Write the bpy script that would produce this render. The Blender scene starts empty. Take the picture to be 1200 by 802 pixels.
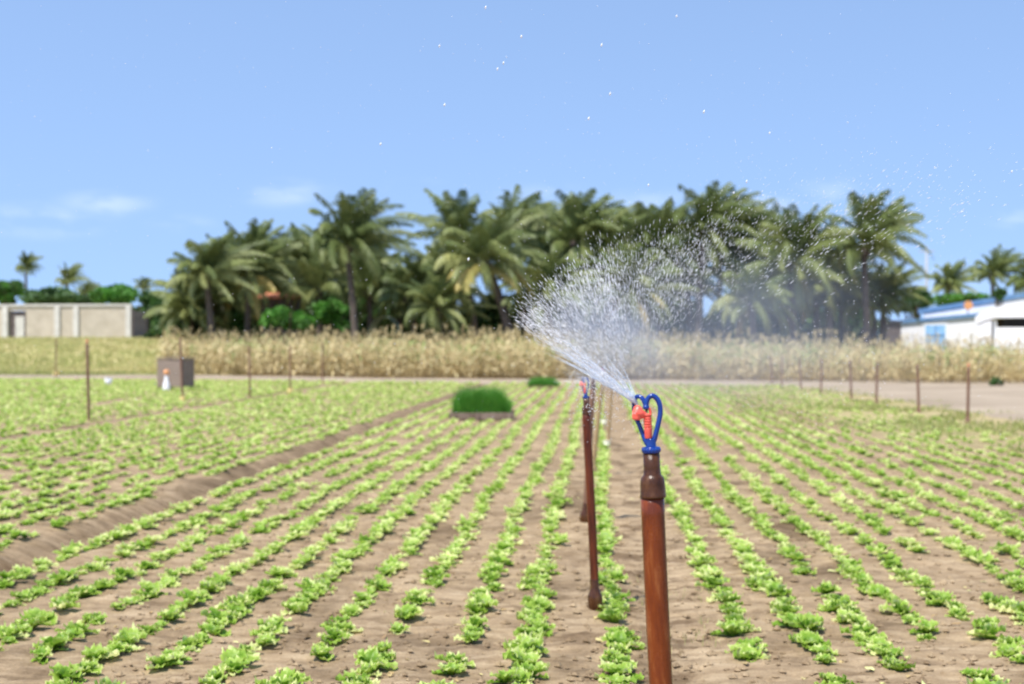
import bpy, math, random
import numpy as np
from math import radians as R, sin, cos, pi

# ------------------------------------------------------------------ camera, sky, sun
S = bpy.context.scene
C = S.collection
TH = R(3.43)                       # the camera looks a little left of the row direction (+Y)
FPX, CAMH = 1667.0, 1.25
cam = bpy.data.objects.new('camera', bpy.data.cameras.new('camera')); C.objects.link(cam)
cam.location = (0, 0, CAMH); cam.rotation_euler = (R(90), 0, TH)
cam.data.lens = 50; cam.data.sensor_width = 36; cam.data.clip_end = 20000; cam.data.clip_start = 0.05
cam.data.dof.use_dof = True; cam.data.dof.focus_distance = 3.25; cam.data.dof.aperture_fstop = 4.4
S.camera = cam

SUN_EL, SUN_AZ = R(62), R(215)     # azimuth clockwise from +Y: behind the camera, to the left
sd = bpy.data.lights.new('sun', 'SUN'); sd.energy = 4.4; sd.angle = R(0.5); sd.color = (1.0, 0.955, 0.88)
sun = bpy.data.objects.new('sun', sd); C.objects.link(sun)
sun.rotation_euler = (R(90) - SUN_EL, 0, -SUN_AZ + pi)
w = bpy.data.worlds.new('World'); S.world = w; w.use_nodes = True
nt = w.node_tree; nt.nodes.clear()
def N(nt, t, **k):
    n = nt.nodes.new(t)
    for a, b in k.items():
        if a in n.inputs.keys() if hasattr(n.inputs, 'keys') else False: n.inputs[a].default_value = b
        else: setattr(n, a, b)
    return n
sky = N(nt, 'ShaderNodeTexSky', sky_type='NISHITA', sun_disc=False, sun_elevation=SUN_EL, sun_rotation=SUN_AZ)
sky.altitude = 0; sky.air_density = 1.0; sky.dust_density = 0.2; sky.ozone_density = 3.0
bg = N(nt, 'ShaderNodeBackground'); bg.inputs[1].default_value = 0.14
out = N(nt, 'ShaderNodeOutputWorld')
tcs = N(nt, 'ShaderNodeTexCoord'); mps = N(nt, 'ShaderNodeMapping'); mps.inputs['Scale'].default_value = (1, 1, .75); mps.inputs['Location'].default_value = (0, 0, .30)
nt.links.new(tcs.outputs['Generated'], mps.inputs[0]); nrm = N(nt, 'ShaderNodeVectorMath', operation='NORMALIZE'); nt.links.new(mps.outputs[0], nrm.inputs[0]); nt.links.new(nrm.outputs[0], sky.inputs[0])
hs = N(nt, 'ShaderNodeMix', data_type='RGBA', blend_type='MULTIPLY'); hs.inputs[0].default_value = 1
hs.inputs[7].default_value = (1.44, 1.335, 1.27, 1)
nt.links.new(sky.outputs[0], hs.inputs[6])
# faint fair-weather clouds low over the horizon: soft patches in sky direction (azimuth, elevation)
geo = N(nt, 'ShaderNodeNewGeometry'); tc = N(nt, 'ShaderNodeTexCoord')
noi = N(nt, 'ShaderNodeTexNoise'); noi.inputs['Scale'].default_value = 26; noi.inputs['Detail'].default_value = 5
mp = N(nt, 'ShaderNodeMapping'); mp.inputs['Scale'].default_value = (1, 1, 2.6)
nt.links.new(tc.outputs['Generated'], mp.inputs[0]); nt.links.new(mp.outputs[0], noi.inputs['Vector'])
def wdir(px, py):
    x = (px - 600) / FPX; z = (400 - py) / FPX
    v = (-sin(TH) + x * cos(TH), cos(TH) + x * sin(TH), z); l = math.sqrt(sum(a * a for a in v))
    return tuple(a / l for a in v)
acc = None
for (px, py, ax, ay, s) in [(125, 238, 55, 15, .8), (45, 258, 75, 20, .75), (210, 261, 40, 12, .5), (335, 226, 60, 17, .75),
                            (488, 219, 42, 10, .8), (885, 238, 70, 20, .7), (980, 232, 60, 26, .55), (1196, 256, 34, 11, .8),
                            (1090, 330, 90, 30, .35), (640, 232, 60, 20, .5), (760, 236, 60, 16, .5), (-120, 200, 90, 22, .8), (1390, 230, 120, 25, .8), (700, 300, 260, 40, .2)]:
    d = wdir(px, py)
    sub = N(nt, 'ShaderNodeVectorMath', operation='SUBTRACT'); sub.inputs[1].default_value = d
    nt.links.new(tc.outputs['Generated'], sub.inputs[0])
    mul = N(nt, 'ShaderNodeVectorMath', operation='MULTIPLY'); mul.inputs[1].default_value = (FPX / ax, FPX / ax, FPX / ay)
    nt.links.new(sub.outputs[0], mul.inputs[0])
    ln = N(nt, 'ShaderNodeVectorMath', operation='LENGTH'); nt.links.new(mul.outputs[0], ln.inputs[0])
    mr = N(nt, 'ShaderNodeMapRange', interpolation_type='SMOOTHSTEP'); nt.links.new(ln.outputs['Value'], mr.inputs[0])
    mr.inputs[1].default_value = 1.35; mr.inputs[2].default_value = 0.0; mr.inputs[3].default_value = 0; mr.inputs[4].default_value = s
    if acc is None: acc = mr.outputs[0]
    else:
        ad = N(nt, 'ShaderNodeMath', operation='MAXIMUM'); nt.links.new(acc, ad.inputs[0]); nt.links.new(mr.outputs[0], ad.inputs[1]); acc = ad.outputs[0]
nr = N(nt, 'ShaderNodeMapRange', interpolation_type='SMOOTHSTEP'); nt.links.new(noi.outputs['Fac'], nr.inputs[0])
nr.inputs[1].default_value = .38; nr.inputs[2].default_value = .66
cm = N(nt, 'ShaderNodeMath', operation='MULTIPLY'); nt.links.new(acc, cm.inputs[0]); nt.links.new(nr.outputs[0], cm.inputs[1])
cm2 = N(nt, 'ShaderNodeMath', operation='MULTIPLY'); nt.links.new(cm.outputs[0], cm2.inputs[0]); cm2.inputs[1].default_value = .36
cl = N(nt, 'ShaderNodeMix', data_type='RGBA'); nt.links.new(cm2.outputs[0], cl.inputs[0]); nt.links.new(hs.outputs[2], cl.inputs[6])
cl.inputs[7].default_value = (5.6, 6.1, 6.9, 1)
nt.links.new(cl.outputs[2], bg.inputs[0]); nt.links.new(bg.outputs[0], out.inputs[0])

S.view_settings.view_transform = 'Standard'; S.view_settings.look = 'None'; S.view_settings.gamma = 1
S.view_settings.exposure = 0.55
S.cycles.use_denoising = True
S.cycles.max_bounces = 8; S.cycles.transparent_max_bounces = 12; S.cycles.volume_bounces = 0
S.cycles.use_adaptive_sampling = True; S.cycles.adaptive_threshold = 0.02

# ------------------------------------------------------------------ helpers
def P(px, Z, z=0.0):
    """a ground-plan point: Z metres ahead of the tripod on the sight line through column px of the 1200 px photo"""
    x = (px - 600) / FPX * Z
    return (-Z * sin(TH) + x * cos(TH), Z * cos(TH) + x * sin(TH), z)
def zat(py, Z): return CAMH + (400 - py) / FPX * Z
def depth_px(x, y):
    Z = -x * sin(TH) + y * cos(TH); xr = x * cos(TH) + y * sin(TH)
    return Z, 600 + xr / np.maximum(Z, .01) * FPX

def tag(o, label=None, cat=None, group=None, kind=None):
    if label: o['label'] = label
    if cat: o['category'] = cat
    if group: o['group'] = group
    if kind: o['kind'] = kind
    return o
def empty(name, loc, rz=0, rx=0, ry=0):
    o = bpy.data.objects.new(name, None); o.location = loc; o.rotation_euler = (rx, ry, rz); o.empty_display_size = .2
    C.objects.link(o); return o
def link(name, me, parent=None, loc=None):
    o = bpy.data.objects.new(name, me); C.objects.link(o)
    if parent: o.parent = parent
    if loc is not None: o.location = loc
    return o

class MB:
    """numpy mesh collector: quads and triangles with a per-vertex 'tint'"""
    def __init__(s): s.v = []; s.t = []; s.q = []; s.tr = []; s.n = 0
    def add(s, V, Q=None, T=None, tint=0.5):
        V = np.asarray(V, float).reshape(-1, 3); s.v.append(V)
        s.t.append(np.broadcast_to(np.asarray(tint, float), (len(V),)) if np.ndim(tint) else np.full(len(V), tint))
        if Q is not None and len(Q): s.q.append(np.asarray(Q, int) + s.n)
        if T is not None and len(T): s.tr.append(np.asarray(T, int) + s.n)
        s.n += len(V); return s
    def arrays(s):
        V = np.concatenate(s.v); t = np.concatenate(s.t)
        Q = np.concatenate(s.q) if s.q else np.zeros((0, 4), int)
        T = np.concatenate(s.tr) if s.tr else np.zeros((0, 3), int)
        return V, t, Q, T
    def mesh(s, name, mat, smooth=True): return mk(name, *s.arrays(), mat, smooth)
    def box(s, c, d, rz=0, tint=.5, b=0.0):
        x, y, z = [a / 2 for a in d]
        V = np.array([[i * x, j * y, k * z] for k in (-1, 1) for j in (-1, 1) for i in (-1, 1)], float)
        c_, s_ = cos(rz), sin(rz)
        V = np.c_[V[:, 0] * c_ - V[:, 1] * s_, V[:, 0] * s_ + V[:, 1] * c_, V[:, 2]] + np.array(c)
        return s.add(V, [[0, 2, 3, 1], [4, 5, 7, 6], [0, 1, 5, 4], [2, 6, 7, 3], [0, 4, 6, 2], [1, 3, 7, 5]], tint=tint)
    def tube(s, pts, rad, n=10, cap=True, tint=.5):
        pts = np.asarray(pts, float); m = len(pts); rad = np.broadcast_to(rad, (m,)) if np.ndim(rad) else np.full(m, rad)
        T = np.gradient(pts, axis=0); T /= np.linalg.norm(T, axis=1)[:, None] + 1e-12
        ref = np.array([0, 1., 0]) if abs(T[0][1]) < .8 else np.array([1., 0, 0])
        V = []
        u = np.cross(T[0], ref); u /= np.linalg.norm(u)
        a = np.arange(n) * 2 * pi / n
        for i in range(m):
            u = u - T[i] * np.dot(u, T[i]); u /= np.linalg.norm(u); w_ = np.cross(T[i], u)
            V.append(pts[i] + rad[i] * (np.cos(a)[:, None] * u + np.sin(a)[:, None] * w_))
        V = np.concatenate(V); Q = []; Tt = []
        for i in range(m - 1):
            for j in range(n):
                k = (j + 1) % n; Q.append([i * n + j, i * n + k, (i + 1) * n + k, (i + 1) * n + j])
        if cap:
            V = np.r_[V, [pts[0]], [pts[-1]]]; c0 = m * n
            for j in range(n):
                k = (j + 1) % n; Tt += [[c0, k, j], [c0 + 1, (m - 1) * n + j, (m - 1) * n + k]]
        return s.add(V, Q, Tt, tint=tint)
    def lathe(s, prof, n=32, tint=.5, c=(0, 0, 0)):
        a = np.arange(n) * 2 * pi / n
        V = np.concatenate([np.c_[r * np.cos(a) + c[0], r * np.sin(a) + c[1], np.full(n, z + c[2])] for r, z in prof])
        Q = [[i * n + j, i * n + (j + 1) % n, (i + 1) * n + (j + 1) % n, (i + 1) * n + j] for i in range(len(prof) - 1) for j in range(n)]
        return s.add(V, Q, tint=tint)

def mk(name, V, t, Q, T, mat, smooth=True):
    me = bpy.data.meshes.new(name)
    nq, nt_ = len(Q), len(T)
    me.vertices.add(len(V)); me.vertices.foreach_set('co', np.ascontiguousarray(V, dtype=np.float32).ravel())
    loops = np.concatenate([Q.ravel(), T.ravel()]).astype(np.int32)
    me.loops.add(len(loops)); me.loops.foreach_set('vertex_index', loops)
    me.polygons.add(nq + nt_)
    st = np.concatenate([np.arange(nq) * 4, nq * 4 + np.arange(nt_) * 3]).astype(np.int32)
    me.polygons.foreach_set('loop_start', st)
    me.update(calc_edges=True)
    me.polygons.foreach_set('use_smooth', np.full(nq + nt_, smooth))
    at = me.attributes.new('tint', 'FLOAT', 'POINT'); at.data.foreach_set('value', np.ascontiguousarray(t, dtype=np.float32))
    me.materials.append(mat); me.update(); return me

def scatter(protos, X, Y, Z, RZ, SC, rng, shear=0.0, pick=None, tv=.12):
    """copies of prototype arrays written into one mesh collector"""
    mb = MB(); k = rng.integers(0, len(protos), len(X)) if pick is None else pick
    for i, pr in enumerate(protos):
        idx = np.where(k == i)[0]
        if not len(idx): continue
        V, t, Q, T = pr; m = len(V)
        c, s = np.cos(RZ[idx])[:, None], np.sin(RZ[idx])[:, None]; sc = SC[idx][:, None]
        vx = (V[:, 0][None] * c - V[:, 1][None] * s) * sc + X[idx][:, None]
        vy = (V[:, 0][None] * s + V[:, 1][None] * c) * sc + Y[idx][:, None]
        vz = V[:, 2][None] * sc + Z[idx][:, None]
        VV = np.stack([vx, vy, vz], -1).reshape(-1, 3)
        off = (np.arange(len(idx)) * m)[:, None, None]
        tt = (t[None] + rng.uniform(-tv, tv, len(idx))[:, None]).ravel()
        mb.add(VV, (Q[None] + off).reshape(-1, 4) if len(Q) else None, (T[None] + off).reshape(-1, 3) if len(T) else None, tint=tt)
    return mb

def vnoise(x, y, seed=0):
    xi, yi = np.floor(x).astype(np.int64), np.floor(y).astype(np.int64); fx, fy = x - xi, y - yi
    def h(a, b):
        n = (a * 374761393 + b * 668265263 + seed * 974711) & 0x7fffffff
        n = ((n ^ (n >> 13)) * 1274126177) & 0x7fffffff
        return ((n ^ (n >> 16)) & 0xffff) / 65535.0
    u, v = fx * fx * (3 - 2 * fx), fy * fy * (3 - 2 * fy)
    return (h(xi, yi) * (1 - u) + h(xi + 1, yi) * u) * (1 - v) + (h(xi, yi + 1) * (1 - u) + h(xi + 1, yi + 1) * u) * v
def fbm(x, y, o=4, seed=0):
    a, r = .5, 0
    for i in range(o): r = r + a * (vnoise(x * 2 ** i, y * 2 ** i, seed + i) - .5); a *= .55
    return r
def sstep(a, b, x): t = np.clip((x - a) / (b - a), 0, 1); return t * t * (3 - 2 * t)

# ------------------------------------------------------------------ materials
def mat(name):
    m = bpy.data.materials.new(name); m.use_nodes = True; n = m.node_tree; n.nodes.clear()
    return m, n, N(n, 'ShaderNodeOutputMaterial')
def ramp(n, cols, pos=None):
    r = N(n, 'ShaderNodeValToRGB'); e = r.color_ramp.elements
    pos = pos or [i / (len(cols) - 1) for i in range(len(cols))]
    while len(e) < len(cols): e.new(.5)
    for a, c, p in zip(e, cols, pos): a.position = p; a.color = (*c, 1)
    return r
def noise(n, scale, detail=4, rough=.6, coord='Object', sc=None):
    t = N(n, 'ShaderNodeTexCoord'); x = N(n, 'ShaderNodeTexNoise'); x.inputs['Scale'].default_value = scale
    x.inputs['Detail'].default_value = detail; x.inputs['Roughness'].default_value = rough
    if sc:
        mp = N(n, 'ShaderNodeMapping'); mp.inputs['Scale'].default_value = sc
        n.links.new(t.outputs[coord], mp.inputs[0]); n.links.new(mp.outputs[0], x.inputs['Vector'])
    else: n.links.new(t.outputs[coord], x.inputs['Vector'])
    return x
def leafmat(name, cols, pos=None, transl=.35, rough=.5, spec=.35, nscale=30, namp=.25, orand=0):
    m, n, o = mat(name)
    a = N(n, 'ShaderNodeAttribute', attribute_name='tint')
    x = noise(n, nscale, 3)
    s = N(n, 'ShaderNodeMath', operation='MULTIPLY_ADD'); n.links.new(x.outputs['Fac'], s.inputs[0]); s.inputs[1].default_value = namp; s.inputs[2].default_value = -namp / 2
    ad = N(n, 'ShaderNodeMath', operation='ADD'); n.links.new(a.outputs['Fac'], ad.inputs[0]); n.links.new(s.outputs[0], ad.inputs[1])
    r = ramp(n, cols, pos)
    if orand:
        oi = N(n, 'ShaderNodeObjectInfo'); o2 = N(n, 'ShaderNodeMath', operation='MULTIPLY_ADD'); n.links.new(oi.outputs['Random'], o2.inputs[0]); o2.inputs[1].default_value = orand; n.links.new(ad.outputs[0], o2.inputs[2]); ad = o2
    n.links.new(ad.outputs[0], r.inputs[0])
    p = N(n, 'ShaderNodeBsdfPrincipled'); p.inputs['Roughness'].default_value = rough; p.inputs['Specular IOR Level'].default_value = spec
    n.links.new(r.outputs[0], p.inputs['Base Color'])
    tr = N(n, 'ShaderNodeBsdfTranslucent'); n.links.new(r.outputs[0], tr.inputs[0])
    mx = N(n, 'ShaderNodeMixShader'); mx.inputs[0].default_value = transl
    n.links.new(p.outputs[0], mx.inputs[1]); n.links.new(tr.outputs[0], mx.inputs[2]); n.links.new(mx.outputs[0], o.inputs[0])
    return m
def surf(name, cols, nscale=6, rough=.6, spec=.5, bump=0, bscale=60, sc=None, pos=None, metallic=0, detail=5, coat=0):
    m, n, o = mat(name)
    x = noise(n, nscale, detail, .65, sc=sc); r = ramp(n, cols, pos or [.3 + .4 * i / max(1, len(cols) - 1) for i in range(len(cols))])
    n.links.new(x.outputs['Fac'], r.inputs[0])
    p = N(n, 'ShaderNodeBsdfPrincipled'); p.inputs['Roughness'].default_value = rough; p.inputs['Specular IOR Level'].default_value = spec
    p.inputs['Metallic'].default_value = metallic; p.inputs['Coat Weight'].default_value = coat
    n.links.new(r.outputs[0], p.inputs['Base Color'])
    if bump:
        y = noise(n, bscale, 5, .6, sc=sc); b = N(n, 'ShaderNodeBump'); b.inputs['Strength'].default_value = bump; b.inputs['Distance'].default_value = .01
        n.links.new(y.outputs['Fac'], b.inputs['Height']); n.links.new(b.outputs[0], p.inputs['Normal'])
    n.links.new(p.outputs[0], o.inputs[0]); return m

M = {}
M['lettuce'] = leafmat('lettuce_leaf', [(.075, .19, .012), (.22, .39, .035), (.42, .58, .10), (.76, .80, .34)], [.05, .42, .74, 1], transl=.45, rough=.45, spec=.4, nscale=38, namp=.5, orand=.18)
M['palm'] = leafmat('palm_leaf', [(.04, .062, .022), (.13, .17, .05), (.28, .31, .11), (.42, .40, .13), (.56, .42, .13)], [0, .35, .6, .82, 1], transl=.25, rough=.5, nscale=1.2, namp=.25)  # leaf colours raised to stand in for haze over the grove
M['bush'] = leafmat('bush_leaf', [(.05, .08, .03), (.08, .16, .04), (.11, .30, .04)], transl=.25, nscale=1.5, namp=.3)  # dark tones lifted in the colour, standing in for haze and softer shade
M['seed'] = leafmat('seedling_leaf', [(.05, .17, .015), (.09, .29, .03), (.18, .42, .06)], transl=.3, nscale=6, namp=.3)
M['maize'] = leafmat('dry_maize_leaf', [(.42, .31, .14), (.58, .47, .24), (.72, .61, .36), (.28, .38, .12)], [0, .35, .7, 1], transl=.3, rough=.7, spec=.2, nscale=2, namp=.35)
M['grass'] = leafmat('field_grass_blade', [(.24, .28, .07), (.44, .44, .16), (.62, .54, .27)], transl=.3, rough=.6, nscale=.6, namp=.5)
M['litter'] = leafmat('dead_leaf', [(.35, .22, .10), (.55, .42, .18), (.66, .66, .28)], transl=.2, nscale=20)
M['trunk'] = surf('palm_trunk_bark', [(.07, .055, .045), (.17, .14, .115)], 4, .9, .1, .6, 12, sc=(1, 1, 6))
M['bark'] = surf('bush_bark', [(.05, .035, .02), (.12, .09, .06)], 6, .9, .1)
M['wall'] = surf('sandcrete_wall', [(.42, .36, .28), (.56, .49, .39)], 1.5, .9, .1, .5, 14)
M['cop'] = surf('pale_cement_render', [(.52, .49, .44), (.66, .63, .57)], 3, .9, .1, .3, 20)
M['gate'] = surf('rusty_gate_sheet', [(.10, .08, .075), (.19, .15, .14)], 3, .7, .2)
M['white'] = surf('white_wall_paint', [(.66, .65, .68), (.80, .79, .81)], 1.2, .8, .2)
M['white2'] = surf('bright_white_paint', [(.80, .80, .80), (.86, .86, .86)], 2, .6, .3)
M['bluepaint'] = surf('blue_roof_sheet', [(.10, .20, .36), (.16, .28, .46)], 2, .5, .4)
M['bluedoor'] = surf('pale_blue_door_paint', [(.20, .42, .74), (.30, .52, .82)], 3, .6, .3)
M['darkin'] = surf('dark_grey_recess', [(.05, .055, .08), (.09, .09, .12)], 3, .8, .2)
M['orange'] = surf('orange_plastic', [(.70, .30, .12), (.80, .38, .16)], 8, .4)
M['yellow'] = surf('yellow_plastic', [(.72, .55, .16), (.82, .68, .30)], 20, .5)
M['cream'] = surf('cream_plastic', [(.78, .74, .52), (.84, .80, .62)], 20, .5)
M['terra'] = surf('rusty_roof_sheet', [(.42, .14, .07), (.56, .22, .12)], 3, .8)
M['tarp'] = surf('pale_green_tarpaulin', [(.36, .50, .42), (.56, .62, .48)], 2, .6)
M['crate'] = surf('weathered_crate_wood', [(.20, .155, .12), (.32, .25, .20)], 3, .85, .2, .4, 20, sc=(1, 1, 8))
M['tray'] = surf('grey_brown_tray_wood', [(.12, .085, .06), (.28, .21, .165)], 5, .85, .2, .4, 20)
M['pole'] = surf('grey_concrete_pole', [(.30, .31, .33), (.40, .41, .42)], 2, .9)
M['blue'] = surf('royal_blue_plastic', [(.002, .026, .19), (.004, .045, .27)], 60, .2, .5, coat=.2)
M['red'] = surf('coral_red_plastic', [(.86, .11, .075), (.93, .15, .10)], 60, .35, .4)
M['pin'] = surf('brass_pin', [(.25, .20, .13), (.38, .30, .2)], 90, .4, .5, metallic=.7)
M['tan'] = surf('dusty_tan_pipe', [(.27, .17, .08), (.42, .30, .15)], 5, .6, .3, sc=(1, 1, .4))
M['post'] = surf('dusty_brown_pipe', [(.15, .075, .045), (.26, .15, .10)], 5, .6, .3, sc=(1, 1, .4))

def pipemat(name, cols, rough, scz):
    """reddish brown wet PVC: long vertical stains, small scuffs, drips"""
    m, n, o = mat(name)
    a = noise(n, 38, 6, .65, sc=(1, 1, scz)); r = ramp(n, cols, [.32, .47, .56, .70]); n.links.new(a.outputs['Fac'], r.inputs[0])
    b = noise(n, 210, 4, .7); r2 = ramp(n, [(1, 1, 1), (1, 1, 1), (.55, .42, .30)], [0, .60, .72]); n.links.new(b.outputs['Fac'], r2.inputs[0])
    mx = N(n, 'ShaderNodeMix', data_type='RGBA', blend_type='MULTIPLY'); mx.inputs[0].default_value = .8
    n.links.new(r.outputs[0], mx.inputs[6]); n.links.new(r2.outputs[0], mx.inputs[7])
    p = N(n, 'ShaderNodeBsdfPrincipled'); n.links.new(mx.outputs[2], p.inputs['Base Color']); p.inputs['Specular IOR Level'].default_value = .32
    c = noise(n, 60, 5, .6, sc=(1, 1, .25)); mr = N(n, 'ShaderNodeMapRange'); n.links.new(c.outputs['Fac'], mr.inputs[0])
    mr.inputs[1].default_value = .3; mr.inputs[2].default_value = .7; mr.inputs[3].default_value = rough; mr.inputs[4].default_value = rough + .25
    n.links.new(mr.outputs[0], p.inputs['Roughness'])
    bp = N(n, 'ShaderNodeBump'); bp.inputs['Strength'].default_value = .35; bp.inputs['Distance'].default_value = .0015
    n.links.new(b.outputs['Fac'], bp.inputs['Height']); n.links.new(bp.outputs[0], p.inputs['Normal'])
    n.links.new(p.outputs[0], o.inputs[0]); return m
M['pvc'] = pipemat('red_brown_pipe', [(.075, .015, .005), (.150, .031, .007), (.185, .040, .008), (.27, .085, .022)], .14, .2)
M['pvcd'] = pipemat('dark_red_pipe', [(.035, .008, .004), (.10, .021, .008), (.155, .034, .011), (.22, .07, .025)], .24, .09)
M['joint'] = pipemat('brown_coupling', [(.03, .010, .004), (.065, .023, .008), (.085, .033, .012), (.15, .07, .03)], .14, .5)

# soil: sandy, clods, damp patches; the far left is grassed, the track is paler sand
def soilmat():
    m, n, o = mat('sandy_soil'); L = n.links.new
    big = noise(n, 1.3, 6, .65, sc=(1, .6, 1)); mid = noise(n, 7, 5, .65, sc=(.5, 1.6, 1)); fin = noise(n, 120, 6, .7)
    r = ramp(n, [(.19, .13, .074), (.325, .236, .140), (.455, .345, .217)], [.3, .5, .7]); L(mid.outputs['Fac'], r.inputs[0])
    r2 = ramp(n, [(.55, .53, .51), (.98, .98, .98), (1.08, 1.08, 1.08)], [.34, .48, .7]); L(big.outputs['Fac'], r2.inputs[0])
    m1 = N(n, 'ShaderNodeMix', data_type='RGBA', blend_type='MULTIPLY'); m1.inputs[0].default_value = 1; L(r.outputs[0], m1.inputs[6]); L(r2.outputs[0], m1.inputs[7])
    r3 = ramp(n, [(.6, .58, .56), (1, 1, 1), (1.25, 1.22, 1.2)], [.3, .5, .72]); L(fin.outputs['Fac'], r3.inputs[0])
    m2 = N(n, 'ShaderNodeMix', data_type='RGBA', blend_type='MULTIPLY'); m2.inputs[0].default_value = .8; L(m1.outputs[2], m2.inputs[6]); L(r3.outputs[0], m2.inputs[7])
    tcx = N(n, 'ShaderNodeTexCoord'); sx = N(n, 'ShaderNodeSeparateXYZ'); L(tcx.outputs['Object'], sx.inputs[0])
    ds = N(n, 'ShaderNodeMath', operation='SUBTRACT'); L(sx.outputs['X'], ds.inputs[0]); ds.inputs[1].default_value = .28
    ab = N(n, 'ShaderNodeMath', operation='ABSOLUTE'); L(ds.outputs[0], ab.inputs[0])
    dm = N(n, 'ShaderNodeMapRange', interpolation_type='SMOOTHSTEP'); L(ab.outputs[0], dm.inputs[0]); dm.inputs[1].default_value = .7; dm.inputs[2].default_value = .1; dm.inputs[3].default_value = .35; dm.inputs[4].default_value = 1
    dn = noise(n, 2.6, 6, .7); dr = N(n, 'ShaderNodeMapRange', interpolation_type='SMOOTHSTEP'); L(dn.outputs['Fac'], dr.inputs[0]); dr.inputs[1].default_value = .50; dr.inputs[2].default_value = .60
    dd = N(n, 'ShaderNodeMath', operation='MULTIPLY'); L(dm.outputs[0], dd.inputs[0]); L(dr.outputs[0], dd.inputs[1])
    fs = N(n, 'ShaderNodeMath', operation='ADD'); L(sx.outputs['X'], fs.inputs[0]); fs.inputs[1].default_value = 3.32
    fa = N(n, 'ShaderNodeMath', operation='ABSOLUTE'); L(fs.outputs[0], fa.inputs[0])
    fm = N(n, 'ShaderNodeMapRange', interpolation_type='SMOOTHSTEP'); L(fa.outputs[0], fm.inputs[0]); fm.inputs[1].default_value = .30; fm.inputs[2].default_value = .08; fm.inputs[3].default_value = 0; fm.inputs[4].default_value = 1
    fn = noise(n, 1.8, 5, .6); fk = N(n, 'ShaderNodeMapRange'); L(fn.outputs['Fac'], fk.inputs[0]); fk.inputs[1].default_value = .35; fk.inputs[2].default_value = .65; fk.inputs[3].default_value = .25; fk.inputs[4].default_value = .75
    fd = N(n, 'ShaderNodeMath', operation='MULTIPLY'); L(fm.outputs[0], fd.inputs[0]); L(fk.outputs[0], fd.inputs[1])
    dd2 = N(n, 'ShaderNodeMath', operation='MAXIMUM'); L(dd.outputs[0], dd2.inputs[0]); L(fd.outputs[0], dd2.inputs[1]); dd = dd2
    md = N(n, 'ShaderNodeMix', data_type='RGBA', blend_type='MULTIPLY'); L(dd.outputs[0], md.inputs[0]); L(m2.outputs[2], md.inputs[6]); md.inputs[7].default_value = (.50, .46, .43, 1); m2 = md
    at = N(n, 'ShaderNodeAttribute', attribute_name='tint')
    g = noise(n, .35, 5, .7); rg = ramp(n, [(.24, .27, .08), (.40, .36, .15), (.50, .41, .22)], [.35, .5, .65]); L(g.outputs['Fac'], rg.inputs[0])
    m3 = N(n, 'ShaderNodeMix', data_type='RGBA'); L(at.outputs['Fac'], m3.inputs[0]); L(m2.outputs[2], m3.inputs[6]); L(rg.outputs[0], m3.inputs[7])
    p = N(n, 'ShaderNodeBsdfPrincipled'); L(m3.outputs[2], p.inputs['Base Color']); p.inputs['Roughness'].default_value = .95; p.inputs['Specular IOR Level'].default_value = .15
    b = N(n, 'ShaderNodeBump'); b.inputs['Strength'].default_value = .8; b.inputs['Distance'].default_value = .012
    f2 = noise(n, 45, 7, .7); L(f2.outputs['Fac'], b.inputs['Height']); L(b.outputs[0], p.inputs['Normal']); L(p.outputs[0], o.inputs[0]); return m
M['soil'] = soilmat()
M['track'] = surf('pale_sand_track', [(.26, .205, .145), (.40, .325, .24)], .5, .95, .1, .5, 8)

# ------------------------------------------------------------------ ground
def hills(x, y): return 1.42 * sstep(54, 74, y) * sstep(-13, -17, x)
def gz(x, y):
    x = np.asarray(x, float); y = np.asarray(y, float)
    near = np.exp(-np.maximum(y - 14, 0) / 10)
    h = .035 * fbm(x * 1.3, y * 1.3, 3, 3) + near * (.034 * fbm(x * 6, y * 8, 3, 9) + .030 * fbm(x * 20, y * 26, 2, 14))
    wob = .10 * fbm(y * .35, y * 0 + 3.1, 2, 5)
    for fx, wd, dp in ((-3.32, .15, .08), (-7.65, .25, .07), (3.28, .10, .01), (.33, .14, .018)):
        h = h - dp * np.exp(-((x + wob - fx) / wd) ** 2) * sstep(50, 44, y)
    for fx in (-3.58, -3.02): h = h + .012 * np.exp(-((x + wob - fx) / .16) ** 2) * sstep(50, 44, y)
    return h + hills(x, y)
def axis(parts):
    return np.unique(np.concatenate(parts))
xs = axis([np.arange(-5, 4.2, .04), np.arange(-30, 20, .25), np.linspace(-120, 120, 60), np.linspace(-3000, 3000, 30)])
ys = axis([np.arange(2, 4.6, .1), np.arange(4.6, 10, .03), np.arange(10, 16, .07), np.arange(16, 50, .25), np.linspace(50, 140, 70), np.linspace(140, 4000, 30), np.linspace(-800, 2, 12)])
xs = xs[np.r_[True, np.diff(xs) > .02]]; ys = ys[np.r_[True, np.diff(ys) > .02]]
GX, GY = np.meshgrid(xs, ys); nx, ny = len(xs), len(ys)
V = np.c_[GX.ravel(), GY.ravel(), gz(GX, GY).ravel()]
ii = np.arange(nx * ny).reshape(ny, nx)
Q = np.stack([ii[:-1, :-1], ii[:-1, 1:], ii[1:, 1:], ii[1:, :-1]], -1).reshape(-1, 4)
gt = sstep(51, 54, GY) * sstep(-13, -14.5, GX + 1.2 * fbm(GX * .3, GY * .3, 2, 8)) + sstep(60, 64, GY) * (GX > -14.5)
gt = np.clip(gt + .55 * sstep(3.4, 4.2, GX) * sstep(14, 22, GY) * sstep(7.4, 6.2, GX) * sstep(44, 40, GY), 0, 1)
g = link('ground', mk('ground', V, gt.ravel(), Q, np.zeros((0, 3), int), M['soil'])); tag(g, kind='structure')
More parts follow.
